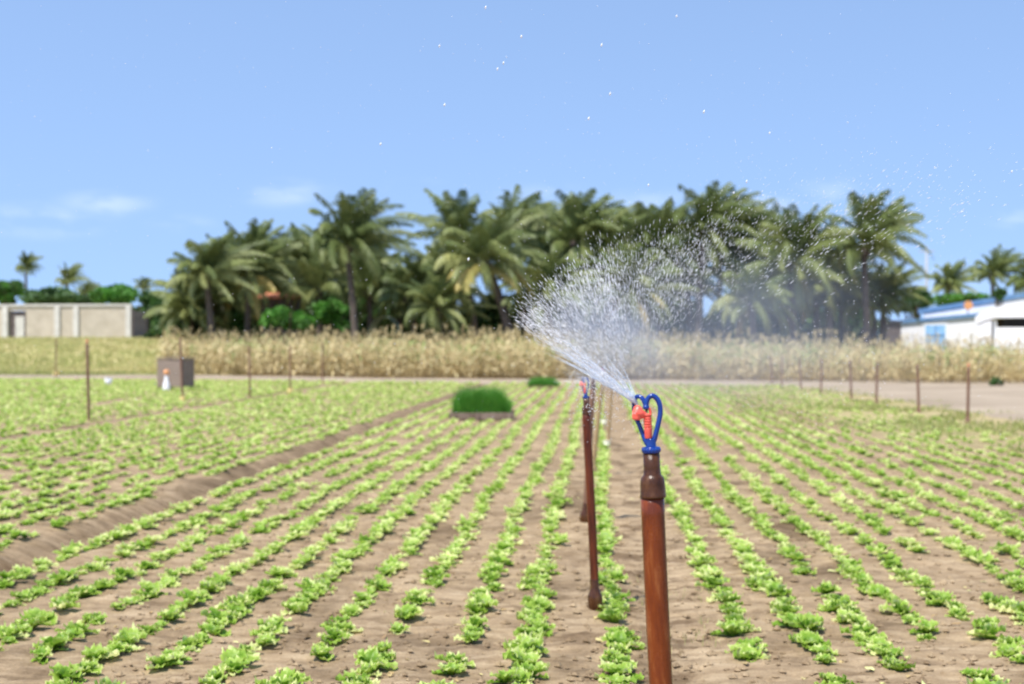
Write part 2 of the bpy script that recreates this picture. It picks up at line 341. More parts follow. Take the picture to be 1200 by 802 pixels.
# track along the maize and down the right side
def strip(name, pts_a, pts_b, m, dz=.02, n=120):
    a = np.array(pts_a, float); b = np.array(pts_b, float); t = np.linspace(0, 1, n)
    def rs(p): s = np.linspace(0, 1, len(p)); return np.c_[np.interp(t, s, p[:, 0]), np.interp(t, s, p[:, 1])]
    A, B = rs(a), rs(b); ks = np.linspace(0, 1, 26)
    X = np.stack([A[:, 0] * (1 - k) + B[:, 0] * k for k in ks], 1); Y = np.stack([A[:, 1] * (1 - k) + B[:, 1] * k for k in ks], 1)
    edge = np.minimum(ks, 1 - ks)[None, :]; Zz = gz(X, Y) + dz + .02 * fbm(X * 2, Y * 2, 3, 4) - .05 * (edge < .02)
    V = np.c_[X.ravel(), Y.ravel(), Zz.ravel()]; i = np.arange(X.size).reshape(X.shape)
    Q = np.stack([i[:-1, :-1], i[1:, :-1], i[1:, 1:], i[:-1, 1:]], -1).reshape(-1, 4)
    o = link(name, mk(name, V, np.full(len(V), .5), Q, np.zeros((0, 3), int), m)); tag(o, kind='structure'); return o
# the field edge, from far left to the right front; the other side is the foot of the maize
strip('sand_track', [P(-60, 50)[:2], P(190, 49)[:2], P(500, 44.3)[:2], P(700, 42)[:2], (5.3, 40.5), (5.85, 39), (6.15, 34), (6.4, 26), (6.5, 18), (6.5, 8)],
      [P(-60, 54)[:2], P(190, 53.5)[:2], P(450, 48)[:2], P(700, 47)[:2], (6, 47), (10, 46.5), (14, 46), (17, 40), (20, 26), (20, 8)], M['track'], .035)

# ------------------------------------------------------------------ lettuce
def leaf_arrays(rng, L, W, az, el, nu, nv, ruf):
    u = np.linspace(0, 1, nu + 1); v = np.linspace(-1, 1, nv + 1); U, Vv = np.meshgrid(u, v, indexing='ij')
    ang = el - (el * .75 + rng.uniform(.1, .6)) * U ** 1.4
    du = L / nu; s = np.cumsum(np.cos(ang[:, 0]) * du); z = np.cumsum(np.sin(ang[:, 0]) * du)
    s = np.r_[0, s[:-1]]; z = np.r_[0, z[:-1]]
    wid = W * (np.sin(pi * np.clip(U * .80 + .10, 0, 1)) ** .8)
    ph = rng.uniform(0, 6, 4)
    cup = .35 * W * np.abs(Vv) ** 1.6
    fr = ruf * (np.abs(Vv) ** 1.5 * (np.sin(U * 17 + ph[0] + Vv * 2) + .6 * np.sin(U * 29 + ph[1])) + U ** 3 * np.sin(Vv * 7 + ph[2])) * W
    x = s[:, None] - np.sin(ang) * (cup + fr) * .8; zz = z[:, None] + np.cos(ang) * (cup + fr); y = wid * Vv
    x = x + rng.normal(0, .04 * W, x.shape)
    ca, sa = cos(az), sin(az)
    V = np.stack([x * ca - y * sa, x * sa + y * ca, zz], -1).reshape(-1, 3)
    i = np.arange((nu + 1) * (nv + 1)).reshape(nu + 1, nv + 1)
    Q = np.stack([i[:-1, :-1], i[1:, :-1], i[1:, 1:], i[:-1, 1:]], -1).reshape(-1, 4)
    t = .22 + .45 * np.abs(Vv) ** 2 * U + .22 * U ** 2 + .25 * (np.abs(Vv) < .2) * (1 - U)
    return V, Q, t.ravel()
def lettuce(seed, nleaf, nu, nv, R0=.085):
    rng = np.random.default_rng(seed); mb = MB()
    for k in range(nleaf):
        f = k / nleaf                              # 0 outer .. 1 inner
        L = R0 * (1.25 - .4 * f) * rng.uniform(.7, 1.3); W = L * rng.uniform(.28, .50)
        el = R(18 + 62 * f + rng.uniform(-12, 16)); az = k * 2.399 + rng.uniform(-.4, .4)
        V, Q, t = leaf_arrays(rng, L, W, az, el, nu, nv, rng.uniform(.16, .34))
        V[:, 0] += .012 * cos(az) * (1 - f); V[:, 1] += .012 * sin(az) * (1 - f); V[:, 2] += .004 + .012 * f
        V[:, 2] = np.maximum(V[:, 2], .003 + .004 * rng.random())
        mb.add(V, Q, tint=t + rng.uniform(-.15, .24) + (.5 if (f < .3 and rng.random() < .22) else 0))
    return mb
near_v = [lettuce(100 + i, 10 + i % 5, 9, 6).arrays() for i in range(14)]
mid_v = [lettuce(200 + i, 9, 4, 2, .09).arrays() for i in range(8)]
far_v = [lettuce(300 + i, 6, 2, 2, .10).arrays() for i in range(8)]
near_me = [mk('lettuce', *a, M['lettuce']) for a in near_v]

rng = np.random.default_rng(7)
left_rows = [.06, -.30, -.56, -.85, -1.13] + [-1.13 - .27 * k for k in range(1, 8)]
right_rows = [.605 + .258 * k for k in range(10)]
rows = [('L', i + 1, x, .93) for i, x in enumerate(left_rows)] + [('R', i + 1, x, .93) for i, x in enumerate(right_rows)]
rows += [('FL', i + 1, -3.60 - .27 * i, .80) for i in range(15)] + [('GL', i, -7.95 - .27 * i, .82) for i in range(66)]
rows += [('FR', i, 3.22 + .27 * i, .80) for i in range(9)]
plants = []
for side, num, X0, dens in rows:
    y = 4.55 + rng.uniform(0, .25)
    gseed = int(abs(X0) * 100)
    while y < 48.5:
        y += rng.uniform(.075, .130) * (1.0 if y < 12 else 1.1)
        x = X0 + .10 * float(fbm(np.array([y * .35]), np.array([3.1]), 2, 5)[0]) * -1 + .05 * float(fbm(np.array([y * .8]), np.array([X0 * 7]), 2, 2)[0]) + rng.normal(0, .018)
        Z, px = depth_px(x, y)
        if abs(px - 600) > 640 + 1500 / max(Z, 3): continue
        if Z > 41 + 7 * (1 - np.clip((px + 0) / 900, 0, 1)): break
        gp = float(vnoise(np.array([y * 1.1]), np.array([X0 * 5.3]), 31)[0])
        d = dens
        if side in ('L', 'R') and y < 6.4: d -= .38 if gp < .5 else 0
        if side == 'FR' and y > 17: d *= .62
        d -= .12 * float(sstep(12, 30, y)) + .45 * float(sstep(.55, .25, vnoise(np.array([y * .22 + 3]), np.array([X0 * .35]), 77)[0])) * (side == 'R' and y > 14)
        if gp < .10 or rng.random() > d: continue
        if side == 'R' and num == 1 and y < 5.6: continue
        if side in ('FL', 'GL') and rng.random() < .1: x += rng.normal(0, .05)
        if (x - P(565, 22.9)[0]) ** 2 / .36 + (y - P(565, 22.9)[1]) ** 2 / .2 < 1: continue
        s = rng.uniform(.34, .76) * (.9 if side == 'FR' else 1) * (1 - .10 * float(sstep(10, 24, y)))
        plants.append((x, y, s, side, num, Z, px))
plants.sort(key=lambda p: p[5])
def inview(p):
    py = 400 + FPX * (CAMH - .03) / p[5]
    return -12 < p[6] < 1212 and py < 812
ind = [p for p in plants if inview(p)][:300]; ids = set(id(p) for p in ind)
rest = [p for p in plants if id(p) not in ids]
ORD = ['first', 'second', 'third', 'fourth', 'fifth', 'sixth', 'seventh', 'eighth', 'ninth', 'tenth', 'eleventh', 'twelfth', 'thirteenth', 'fourteenth',
       'fifteenth', 'sixteenth', 'seventeenth', 'eighteenth', 'nineteenth', 'twentieth', 'twenty-first', 'twenty-second', 'twenty-third', 'twenty-fourth',
       'twenty-fifth', 'twenty-sixth', 'twenty-seventh', 'twenty-eighth', 'twenty-ninth', 'thirtieth', 'thirty-first', 'thirty-second', 'thirty-third', 'thirty-fourth', 'thirty-fifth']
cnt = {}
for p in ind:
    x, y, s, side, num, Z, px = p
    k = int(rng.integers(0, len(near_me))); o = link('lettuce', near_me[k]); o.location = (x, y, float(gz(x, y)) - .004)
    o.rotation_euler = (rng.normal(0, .1), rng.normal(0, .1), rng.uniform(0, 6.28)); sx = s * rng.uniform(.9, 1.12); o.scale = (sx, s, s * rng.uniform(.85, 1.2))
    c = cnt.get((side, num), 0); cnt[(side, num)] = c + 1
    size = 'small' if s < .48 else ('large' if s > .63 else 'medium')
    where = {'L': f'in {ORD[num-1]} row left of the bare path', 'R': f'in {ORD[num-1]} row right of the bare path',
             'FL': f'in {ORD[num-1]} row beyond the left furrow', 'GL': f'in far left bed row {num}', 'FR': 'beyond the right furrow'}[side]
    tag(o, f'{size} frilly lettuce, {ORD[min(c,34)]} from the front {where}', 'lettuce', 'young lettuces planted in rows')
def mass(lst, protos, seed):
    r = np.random.default_rng(seed); a = np.array([(p[0], p[1], p[2]) for p in lst])
    return scatter(protos, a[:, 0], a[:, 1], gz(a[:, 0], a[:, 1]) - .004, r.uniform(0, 6.28, len(a)), a[:, 2], r, tv=.17)
mb = MB()
for lo, hi, pr, sd_ in ((0, 7.9, near_v, 1), (7.9, 17, mid_v, 2), (17, 99, far_v, 3)):
    l = [p for p in rest if lo <= p[5] < hi]
    if l: a = mass(l, pr, sd_).arrays(); mb.add(a[0], a[2], a[3] if len(a[3]) else None, tint=a[1])
tag(link('lettuce_rows', mb.mesh('lettuce_rows', M['lettuce'])), 'light green lettuce rows filling the field towards the dry maize', 'lettuce field', kind='stuff')

# fallen outer leaves and weeds between the rows
mb = MB(); r = np.random.default_rng(5)
for k in range(480):
    y = 4.8 + 14 * r.random() ** 1.6; x = r.uniform(-.36 * y - .3, .36 * y) + .06 * y
    if -.15 < x - 0 and x < .55 and r.random() < .6: continue
    V, Q, t = leaf_arrays(r, r.uniform(.012, .045), r.uniform(.004, .014), r.uniform(0, 6.28), .25, 3, 2, .2); V += (x, y, float(gz(x, y)) + .004)
    mb.add(V, Q, tint=r.uniform(.0, 1.1))
tag(link('fallen_leaves', mb.mesh('fallen_leaves', M['litter'])), 'yellowed fallen leaves scattered on the soil between lettuce rows', 'leaf litter', kind='stuff')
def clods(mbx, n, r, ymax, smin, smax):
    base = np.array([[1, 0, 0], [-1, 0, 0], [0, 1, 0], [0, -1, 0], [0, 0, 1], [0, 0, -1], [.6, .6, .5], [-.6, .6, .5], [-.6, -.6, .5], [.6, -.6, .5]], float)[:6]
    T = [[4, 0, 2], [4, 2, 1], [4, 1, 3], [4, 3, 0], [5, 2, 0], [5, 1, 2], [5, 3, 1], [5, 0, 3]]
    for k in range(n):
        y = 4.7 + (ymax - 4.7) * r.random() ** 1.5; x = r.uniform(-.38 * y - .2, .38 * y) + .06 * y; s = r.uniform(smin, smax) * r.random() + .003
        V = base * s * r.uniform(.5, 1.2, (6, 3)) * (1, 1, .6); a = r.uniform(0, 6.28)
        V = np.c_[V[:, 0] * cos(a) - V[:, 1] * sin(a), V[:, 0] * sin(a) + V[:, 1] * cos(a), V[:, 2]] + (x, y, float(gz(x, y)) + s * .2); mbx.add(V, None, T, tint=0)
mb = MB(); clods(mb, 6500, r, 12, .007, .03)
tag(link('soil_clods', mb.mesh('soil_clods', M['soil'], False)), 'small crumbs and clods of sandy soil lying on the field', 'soil clods', kind='stuff')

# ------------------------------------------------------------------ grass, weeds
def blades(pts, h, r, tintf, wdt=.012, lean=.35):
    n = len(pts); az = r.uniform(0, 6.28, n); hh = h * r.uniform(.5, 1.2, n); w_ = wdt * r.uniform(.6, 1.4, n); ln = r.uniform(0, lean, n) * hh
    bx, by = np.cos(az) * w_, np.sin(az) * w_; a2 = az + r.uniform(.8, 2.2, n); lx, ly = np.cos(a2) * ln, np.sin(a2) * ln
    X, Y, Z = pts[:, 0], pts[:, 1], pts[:, 2]
    v = np.stack([np.c_[X - bx, Y - by, Z], np.c_[X + bx, Y + by, Z], np.c_[X + bx * .7 + lx * .35, Y + by * .7 + ly * .35, Z + hh * .6],
                  np.c_[X - bx * .7 + lx * .35, Y - by * .7 + ly * .35, Z + hh * .6], np.c_[X + lx, Y + ly, Z + hh]], 1).reshape(-1, 3)
    o = (np.arange(n) * 5)[:, None]
    return v, np.array([[0, 1, 2, 3]]) + o, np.array([[3, 2, 4]]) + o, np.repeat(tintf, 5)
r = np.random.default_rng(11); n = 16000
Y = r.uniform(52, 76, n); px = r.uniform(-60, 205, n); xx = np.array([P(a, b)[0] for a, b in zip(px, Y)]); yy = np.array([P(a, b)[1] for a, b in zip(px, Y)])
k = xx < -13.2 + .6 * r.random(n); xx, yy = xx[k], yy[k]
tf = np.clip(.45 + .9 * fbm(xx * .35, yy * .35, 3, 6) - .35 * (yy < 55) + r.uniform(-.2, .3, len(xx)), 0, 1)
v, q, t, ti = blades(np.c_[xx, yy, gz(xx, yy) - .02], .15, r, tf + .12, .03)
mb = MB().add(v, q, t, tint=ti)
tag(link('rough_grass', mb.mesh('rough_grass', M['grass'], False)), 'olive and straw coloured rough grass in front of the block wall', 'grass', kind='stuff')
n = 9000; xx = np.r_[r.uniform(4.5, 7.2, n // 2), r.uniform(2.5, 6.6, n // 2)]; yy = np.r_[r.uniform(13, 30, n // 2), r.uniform(20, 41, n // 2)]
dn = fbm(xx * 1.2, yy * .8, 3, 21); k = dn > -.02; xx, yy = xx[k], yy[k]
v, q, t, ti = blades(np.c_[xx, yy, gz(xx, yy)], .07, r, np.clip(r.uniform(-.1, .7, len(xx)), 0, 1), .014)
mb = MB().add(v, q, t, tint=ti)
n = 500; xx = r.normal(.42, .14, n); yy = r.uniform(4.7, 9, n); k = fbm(xx * 2, yy * 2, 2, 8) > .05; xx, yy = xx[k], yy[k]
v, q, t, ti = blades(np.c_[xx, yy, gz(xx, yy)], .035, r, np.clip(r.uniform(0, 1, len(xx)), 0, 1), .0015, 1.2); mb.add(v, q, t, tint=ti)
tag(link('weeds', mb.mesh('weeds', M['grass'], False)), 'short green weeds growing on the bare ground at the field edge', 'weeds', kind='stuff')

# ------------------------------------------------------------------ dry maize
def maize(seed):
    r = np.random.default_rng(seed); mb = MB(); H = r.uniform(1.25, 1.6)
    lean = r.uniform(-.06, .1, 2); zz = np.linspace(0, H, 5); pts = np.c_[lean[0] * (zz / H) ** 2, lean[1] * (zz / H) ** 2, zz]
    mb.tube(pts, np.linspace(.014, .007, 5), 4, False, tint=.3)
    gr = r.random() < .6
    for k in range(11):
        z0 = H * (.12 + .8 * k / 11); az = k * pi + r.uniform(-.6, .6) + r.uniform(0, .5) * (k % 3); L = r.uniform(.35, .65); w_ = r.uniform(.022, .04)
        el = r.uniform(.5, 1.2); dr = r.uniform(2.0, 3.1); m = 5; s = np.linspace(0, 1, m); ang = el - dr * s
        x = np.r_[0, np.cumsum(np.cos(ang[:-1]) * L / (m - 1))]; z = z0 + np.r_[0, np.cumsum(np.sin(ang[:-1]) * L / (m - 1))]
        tw = r.uniform(-1, 1); hw = w_ * np.array([.6, 1, .9, .6, .1]); z = np.maximum(z, .03)
        base = np.c_[x * cos(az), x * sin(az), z]; sd_ = np.c_[-sin(az) * hw, cos(az) * hw, hw * tw * s]
        V = np.stack([base - sd_, base + sd_], 1).reshape(-1, 3); Q = [[2 * i, 2 * i + 1, 2 * i + 3, 2 * i + 2] for i in range(m - 1)]
        t0 = r.uniform(.25, .75) + (.3 if (gr and k > 3) else 0); mb.add(V, Q, tint=t0)
    for k in range(6):
        a = r.uniform(0, 6.28); l = r.uniform(.12, .22); b = np.array([lean[0], lean[1], H]); e = b + np.array([cos(a) * l * .5, sin(a) * l * .5, l])
        d = np.array([-sin(a), cos(a), 0]) * .008; mb.add([b - d, b + d, e + d, e - d], [[0, 1, 2, 3]], tint=.45)
    if r.random() < .7:
        a = r.uniform(0, 6.28); c = np.array([.05 * cos(a), .05 * sin(a), H * .5]); mb.tube([c - (0, 0, .1), c, c + (.02, 0, .12)], [.02, .035, .012], 5, True, tint=.6)
    return mb.arrays()
mz = [maize(400 + i) for i in range(10)]; mz_me = [mk('maize_stalk', *a, M['maize']) for a in mz]
r = np.random.default_rng(13); st = []
pxs = np.interp
for row in range(13):
    px = 184.0
    while px < 1330:
        Z0 = np.interp(px, [185, 400, 700, 1200, 1330], [53.5, 49, 46.2, 41.5, 40.5]) + row * .62 + r.uniform(-.15, .15)
        px += r.uniform(.12, .24) * FPX / Z0 * (1 if row < 5 else 1.15)
        p = P(px, Z0); hs_ = np.interp(px, [185, 700, 1000, 1200], [1.0, 1.02, .86, .82]) * r.uniform(.66, 1.12)
        st.append((p[0], p[1], Z0, px, hs_))
front = sorted([s for s in st if 180 < s[3] < 1205], key=lambda s: s[2] - np.interp(s[3], [185, 400, 700, 1200], [53.5, 49, 46.2, 41.5]))[:300]
fid = set(id(s) for s in front)
for s in front:
    o = link('maize_stalk', mz_me[int(r.integers(0, 10))]); o.location = (s[0], s[1], float(gz(s[0], s[1])) - .01)
    o.rotation_euler = (r.normal(0, .10), r.normal(.03, .10), r.uniform(0, 6.28)); o.scale = (s[4],) * 3
    tag(o, 'dry tan maize stalk at the front edge of the maize behind the lettuce', 'maize stalk', 'maize stalks along the front edge of the maize')
bk = np.array([(s[0], s[1], s[4]) for s in st if id(s) not in fid])
a = scatter(mz, bk[:, 0], bk[:, 1], gz(bk[:, 0], bk[:, 1]) - .01, r.uniform(0, 6.28, len(bk)), bk[:, 2], r, tv=.15)
tag(link('dry_maize', a.mesh('dry_maize', M['maize'])), 'dense dry straw coloured maize standing behind its front rows', 'maize', kind='stuff')

# ------------------------------------------------------------------ palms
def frond(mb, r, org, az, el, L, droop, tint, wind=.25, nl=44, leaf=.66, hang=.5):
    m = 12; s = np.linspace(0, 1, m); ang = el - droop * s ** 1.5
    d = L / (m - 1); hx = np.r_[0, np.cumsum(np.cos(ang[:-1]) * d)]; z = np.r_[0, np.cumsum(np.sin(ang[:-1]) * d)]
    base = np.c_[hx * cos(az) + wind * L * .35 * s ** 2, hx * sin(az), z] + org
    T = np.gradient(base, axis=0); T /= np.linalg.norm(T, axis=1)[:, None]
    mb.tube(base, np.linspace(.035, .006, m), 3, False, tint=tint + .12)
    side = np.array([-sin(az), cos(az), 0.]); q = np.linspace(.14, 1, nl)
    for sg in (-1, 1):
        B = np.stack([np.interp(q, s, base[:, i]) for i in range(3)], 1); TT = np.stack([np.interp(q, s, T[:, i]) for i in range(3)], 1)
        ll = leaf * np.sin(pi * np.clip(q * .82 + .12, 0, 1)) ** .6 * r.uniform(.8, 1.15, nl)
        dirv = sg * side * .75 + TT * .65 + np.array([wind * .55, 0, -hang])[None] * r.uniform(.6, 1.4, nl)[:, None]
        dirv /= np.linalg.norm(dirv, axis=1)[:, None]
        mid = B + dirv * (ll * .5)[:, None]; d2 = dirv + np.array([wind * .4, 0, -.55]); d2 /= np.linalg.norm(d2, axis=1)[:, None]
        tip = mid + d2 * (ll * .5)[:, None]
        wv = TT * .030 * r.uniform(.7, 1.3, nl)[:, None]
        V = np.stack([B - wv * .6, B + wv * .6, mid + wv, mid - wv, tip], 1).reshape(-1, 3); o = (np.arange(nl) * 5)[:, None]
        mb.add(V, np.array([[0, 1, 2, 3]]) + o, np.array([[3, 2, 4]]) + o, tint=np.repeat(tint + r.uniform(-.06, .1, nl), 5))
def crown(seed, nf=36, wind=.3, spread=1.0, tb=.0):
    r = np.random.default_rng(seed); mb = MB()
    for k in range(nf):
        f = k / nf; az = k * 2.399 + r.uniform(-.3, .3); el = R(88 - 108 * f ** 1.25 * spread + r.uniform(-14, 12)); L = r.uniform(2.0, 3.0) * (.85 + .25 * sin(pi * f))
        dr = r.uniform(.9, 2.6) * (.5 + .75 * f)
        frond(mb, r, np.array([.06 * cos(az), .06 * sin(az), 0.]), az, el, L, dr, .28 + .22 * f + r.uniform(-.12, .14) + tb, wind, hang=.35 + .65 * f)
    return mb
def dead(seed, n=5, sp=None):
    r = np.random.default_rng(seed); mb = MB()
    for k in range(n):
        az = r.uniform(0, 6.28) if sp is None else sp[k % len(sp)]
        frond(mb, r, np.array([.1 * cos(az), .1 * sin(az), -.15]), az, R(r.uniform(-25, 10)), r.uniform(2.0, 2.9), r.uniform(1.0, 1.6), r.uniform(.80, 1.0), .1, hang=.9)
    return mb
crown_me = [crown(500 + i, 34 + 2 * (i % 4), [.6, 1.0, .35, .8][i % 4], [.95, .8, 1.1, .85][i % 4], [0, -.06, .05][i % 3]).mesh('crown', M['palm'], False) for i in range(9)]
dead_me = [dead(600, 6, [3.5, 4.0, 4.4, 5.6, 5.9, 2.8]).mesh('dead_fronds', M['palm'], False), dead(601, 3).mesh('dead_fronds', M['palm'], False), dead(602, 2).mesh('dead_fronds', M['palm'], False)]
def trunkmesh(H, lean, r0=.17, seed=0):
    r = np.random.default_rng(seed); z = np.linspace(-.2, H, 26); t = np.clip(z / H, 0, 1)
    rad = (r0 * (1 - .35 * t) + .10 * np.exp(-z * 2.2).clip(0, 1.2)) * (1 + .05 * (np.arange(26) % 2)) + .05 * sstep(.93, 1, t)
    mb = MB(); mb.tube(np.c_[lean[0] * t ** 1.6, lean[1] * t ** 1.6, z], rad, 10, True); 
    for k in range(9):                                 # stubs and nuts under the crown
        a = k * .7 + r.random(); c = np.array([lean[0] + .2 * cos(a), lean[1] + .2 * sin(a), H - .15 - .12 * r.random()])
        mb.tube([c + (0, 0, -.1), c, c + (0, 0, .1)], [.03, .10, .04], 6, True)
    return mb.mesh('trunk', M['trunk'])
def palm(label, cpx, cpy, bpx, Z, cr, sc=1.0, dd=None, rz=0.0, group='coconut palms behind the dry maize', r0=.17):
    b = P(bpx, Z); zb = float(gz(b[0], b[1])) - .0; top = P(cpx, Z, zat(cpy, Z)); H = top[2] - zb
    t = empty('coconut_palm', (b[0], b[1], zb)); tag(t, label, 'palm tree', group)
    link('trunk', trunkmesh(H, (top[0] - b[0], top[1] - b[1]), r0, int(cpx)), t)
    loc = (top[0] - b[0], top[1] - b[1], H)
    c = link('crown', crown_me[cr], t, loc); c.rotation_euler = (0, 0, rz); c.scale = (sc, sc, sc * (1 + .16 * sin(cpx * 1.3)))
    if dd is not None: d = link('dead_fronds', dead_me[dd], t, loc); d.scale = (sc,) * 3; d['label'] = 'yellow drooping old fronds'
PL = [
 ('low bushy coconut palm at the left end of the grove', 222, 345, 222, 60, 2, .72, None, .0),
 ('bushy olive palm with a pointed upright frond, above the wooden crate', 241, 305, 250, 58, 0, .85, None, .1),
 ('palm with one dark narrow upright frond, left of the red roof', 291, 305, 290, 60, 3, .88, 1, -.2),
 ('dark palm crown standing just behind the tallest palm of the left clump', 352, 294, 345, 63, 5, .92, None, .3),
 ('tall palm with pale arching lower fronds, tallest of the left clump', 406, 272, 418, 57, 7, .98, None, .0),
 ('short dark round palm in the dip between two tall palm clumps', 478, 330, 490, 60, 4, .78, None, .2),
 ('small drooping palm low in front of the grove, above the seedling bed', 512, 345, 520, 57, 6, .7, None, 0),
 ('lanky palm with sparse fronds reaching left against the sky', 538, 272, 560, 64, 2, .95, None, 2.8),
 ('tall leaning palm with yellow drooping fronds in the grove centre', 568, 290, 604, 57, 8, .95, 0, .1),
 ('full headed tall palm behind the palm with yellow fronds', 594, 262, 620, 63, 1, 1.0, None, .5),
 ('low spreading palm right of the leaning yellow palm', 642, 330, 650, 57, 2, .85, None, .4),
 ('palm with dark tufted top right of the grove centre', 672, 266, 676, 62, 3, .95, None, .2),
 ('palm behind the spray with fronds swept to the right', 708, 282, 705, 61, 5, .92, None, -.1),
 ('lower palm whose crown shows just over the water jet', 740, 325, 748, 58, 6, .8, 1, .1),
 ('palm with a forked top over the near sprinkler', 765, 284, 775, 60, 7, .92, None, .4),
 ('tall dark headed palm right of the near sprinkler', 824, 262, 818, 60, 3, 1.0, None, -.3),
 ('palm with a rounded olive crown beside the tall dark headed one', 862, 278, 866, 62, 4, .9, None, .2),
 ('short palm with wide pale fronds low in the right of the grove', 880, 338, 885, 57, 8, .8, 2, .3),
 ('palm with spiky fan like fronds and a bare grey trunk', 930, 294, 927, 57, 2, .95, None, 0),
 ('palm filling the gap before the last tall palm', 975, 318, 970, 60, 0, .85, None, .4),
 ('last tall palm with a dark plume at the grove right end', 1012, 275, 1016, 57, 3, .92, None, .25),
 ('palm with an arching dark frond nearest the blue roofed house', 1036, 334, 1034, 60, 1, .62, None, .1),
]
for a in PL: palm(a[0], a[1], a[2] + 15, a[3], a[4], a[5], a[6], a[7], a[8], r0=.22 if a[1] in (568, 930, 1014) else .17)
LOW = ['at the left end of the grove', 'beside the wooden crate', 'below the red roof', 'left of the tallest left palm', 'right of the tallest left palm',
       'above the tarpaulin shelter', 'left of the leaning trunk', 'right of the leaning trunk', 'left of the water fan', 'behind the water fan', 'above the near sprinkler head',
       'right of the near sprinkler head', 'left of the bare grey trunk', 'right of the bare grey trunk', 'left of the last tall palm', 'right of the last tall palm']
for k, (px, py) in enumerate([(222, 360), (250, 352), (316, 366), (372, 338), (432, 340), (466, 352), (528, 342), (636, 345), (664, 335), (706, 340), (752, 346), (806, 338), (898, 345), (955, 342), (985, 350), (1022, 354)]):
    palm('young low palm with drooping fronds ' + LOW[k], px, py, px + 4, 60.5 + (k % 3) * 1.3, (k * 4 + 2) % 9, .8 - .15 * (px > 1000), 2 if k % 4 == 1 else None, k * .7, 'young low palms under the tall ones')
for k, (px, py, sc_) in enumerate([(262, 322, .8), (322, 318, .8), (378, 306, .85), (440, 318, .85), (506, 326, .8), (625, 292, .95), (655, 298, .9), (735, 292, .9), (795, 290, .95), (845, 300, .95), (900, 296, .9), (955, 300, .9)]):
    palm('hazy palm crown at the back of the grove ' + ['near its left end', 'over the red roof', 'behind the tallest left palm', 'over the tarpaulin shelter', 'left of the leaning palm', 'right of the leaning palm',
         'left of the dark tufted palm', 'behind the water fan', 'left of the tall dark headed palm', 'right of the tall dark headed palm', 'left of the fan like palm', 'right of the fan like palm'][k],
         px, py, px + 6 * sin(k * 2), 69 + k % 3, (k * 5 + 3) % 9, sc_, None, k * 1.1, 'palms at the back of the grove')
far = 'far palms beyond the walls and houses'
palm('small far palm on the left skyline, taller and leftmost of two', 30, 312, 31, 240, 4, 1.0, None, 0, far, .3)
palm('small far palm over the middle of the block wall', 79, 328, 78, 200, 5, 1.0, None, .2, far, .3)
palm('tiny far palm at the right end of the block wall', 168, 334, 168, 200, 6, .7, None, .2, far, .3)
palm('thin far palm just left of the bright green tree over the wall', 101, 342, 101, 170, 3, .7, None, .2, far, .3)
palm('far palm above the blue roof, left of two', 1112, 333, 1110, 100, 0, .75, None, 0, far)
palm('far palm with a tall plume above the blue roof, beside the right frame edge palm', 1164, 320, 1162, 90, 1, .85, None, .3, far)
palm('far palm cut by the right edge of the photo', 1206, 328, 1208, 88, 4, .85, None, .3, far)

# ------------------------------------------------------------------ broadleaf trees and bushes
def foliage(seed, rx, ry, rz, n, leaf, tb=.5):
    r = np.random.default_rng(seed); K = 16
    cs = r.normal(0, 1, (K, 3)); cs /= np.linalg.norm(cs, axis=1)[:, None]; cs *= r.uniform(.35, .85, K)[:, None]; cs[:, 2] = cs[:, 2] * .7 + .1
    k = r.integers(0, K, n); d = r.normal(0, 1, (n, 3)); d /= np.linalg.norm(d, axis=1)[:, None]
    p = cs[k] + d * (r.random(n)[:, None] ** .4) * r.uniform(.22, .42, K)[k][:, None]
    p *= (rx, ry, rz); nrm = r.normal(0, 1, (n, 3)) + (0, 0, .8); nrm /= np.linalg.norm(nrm, axis=1)[:, None]
    u = np.cross(nrm, r.normal(0, 1, (n, 3))); u /= np.linalg.norm(u, axis=1)[:, None]; v = np.cross(nrm, u); s = leaf * r.uniform(.6, 1.4, n)[:, None]
    V = np.stack([p - u * s, p + v * s * .5, p + u * s, p - v * s * .5], 1).reshape(-1, 3)
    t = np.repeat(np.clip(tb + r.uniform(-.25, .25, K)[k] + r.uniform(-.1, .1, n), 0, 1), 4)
    return MB().add(V, np.array([[0, 1, 2, 3]]) + (np.arange(n) * 4)[:, None], tint=t)
def bush(name, label, cat, px, py, Z, wpx, hpx, seed, tb=.5, n=2600, leaf=.11, group=None):
    """crown centre at (px,py), wpx wide and hpx tall in photo pixels at distance Z"""
    b = P(px, Z); zb = float(gz(b[0], b[1])); zc = zat(py, Z) - zb; rx, rz = wpx / 2 / FPX * Z, hpx / 2 / FPX * Z
    t = empty(name, (b[0], b[1], zb)); tag(t, label, cat, group)
    c = link('crown' if name.endswith('tree') else 'foliage', foliage(seed, rx, rx * .8, rz, n, leaf, tb).mesh('foliage', M['bush'], False), t, (0, 0, zc))
    mb = MB(); r = np.random.default_rng(seed)
    mb.tube([(0, 0, -.1), (.05, 0, zc * .5), (0, .05, zc)], [.12, .09, .05], 6)
    for k in range(5): a = r.uniform(0, 6.28); mb.tube([(0, 0, zc * .35), (cos(a) * rx * .35, sin(a) * rx * .35, zc * .8), (cos(a) * rx * .6, sin(a) * rx * .6, zc + rz * .3)], [.06, .04, .015], 5)
    link('trunk', mb.mesh('trunk', M['bark']), t)
bush('broadleaf_tree', 'bright green round tree behind the right half of the block wall', 'tree', 137, 347, 92, 62, 40, 1, .95, 4200, .16)
bush('broadleaf_tree', 'dark green tree behind the wall at the left frame edge', 'tree', 6, 345, 105, 62, 44, 2, .6, 4200, .2)
bush('broadleaf_tree', 'dark flat topped tree mass behind the middle of the wall', 'tree', 66, 352, 130, 90, 40, 3, .4, 5200, .25)
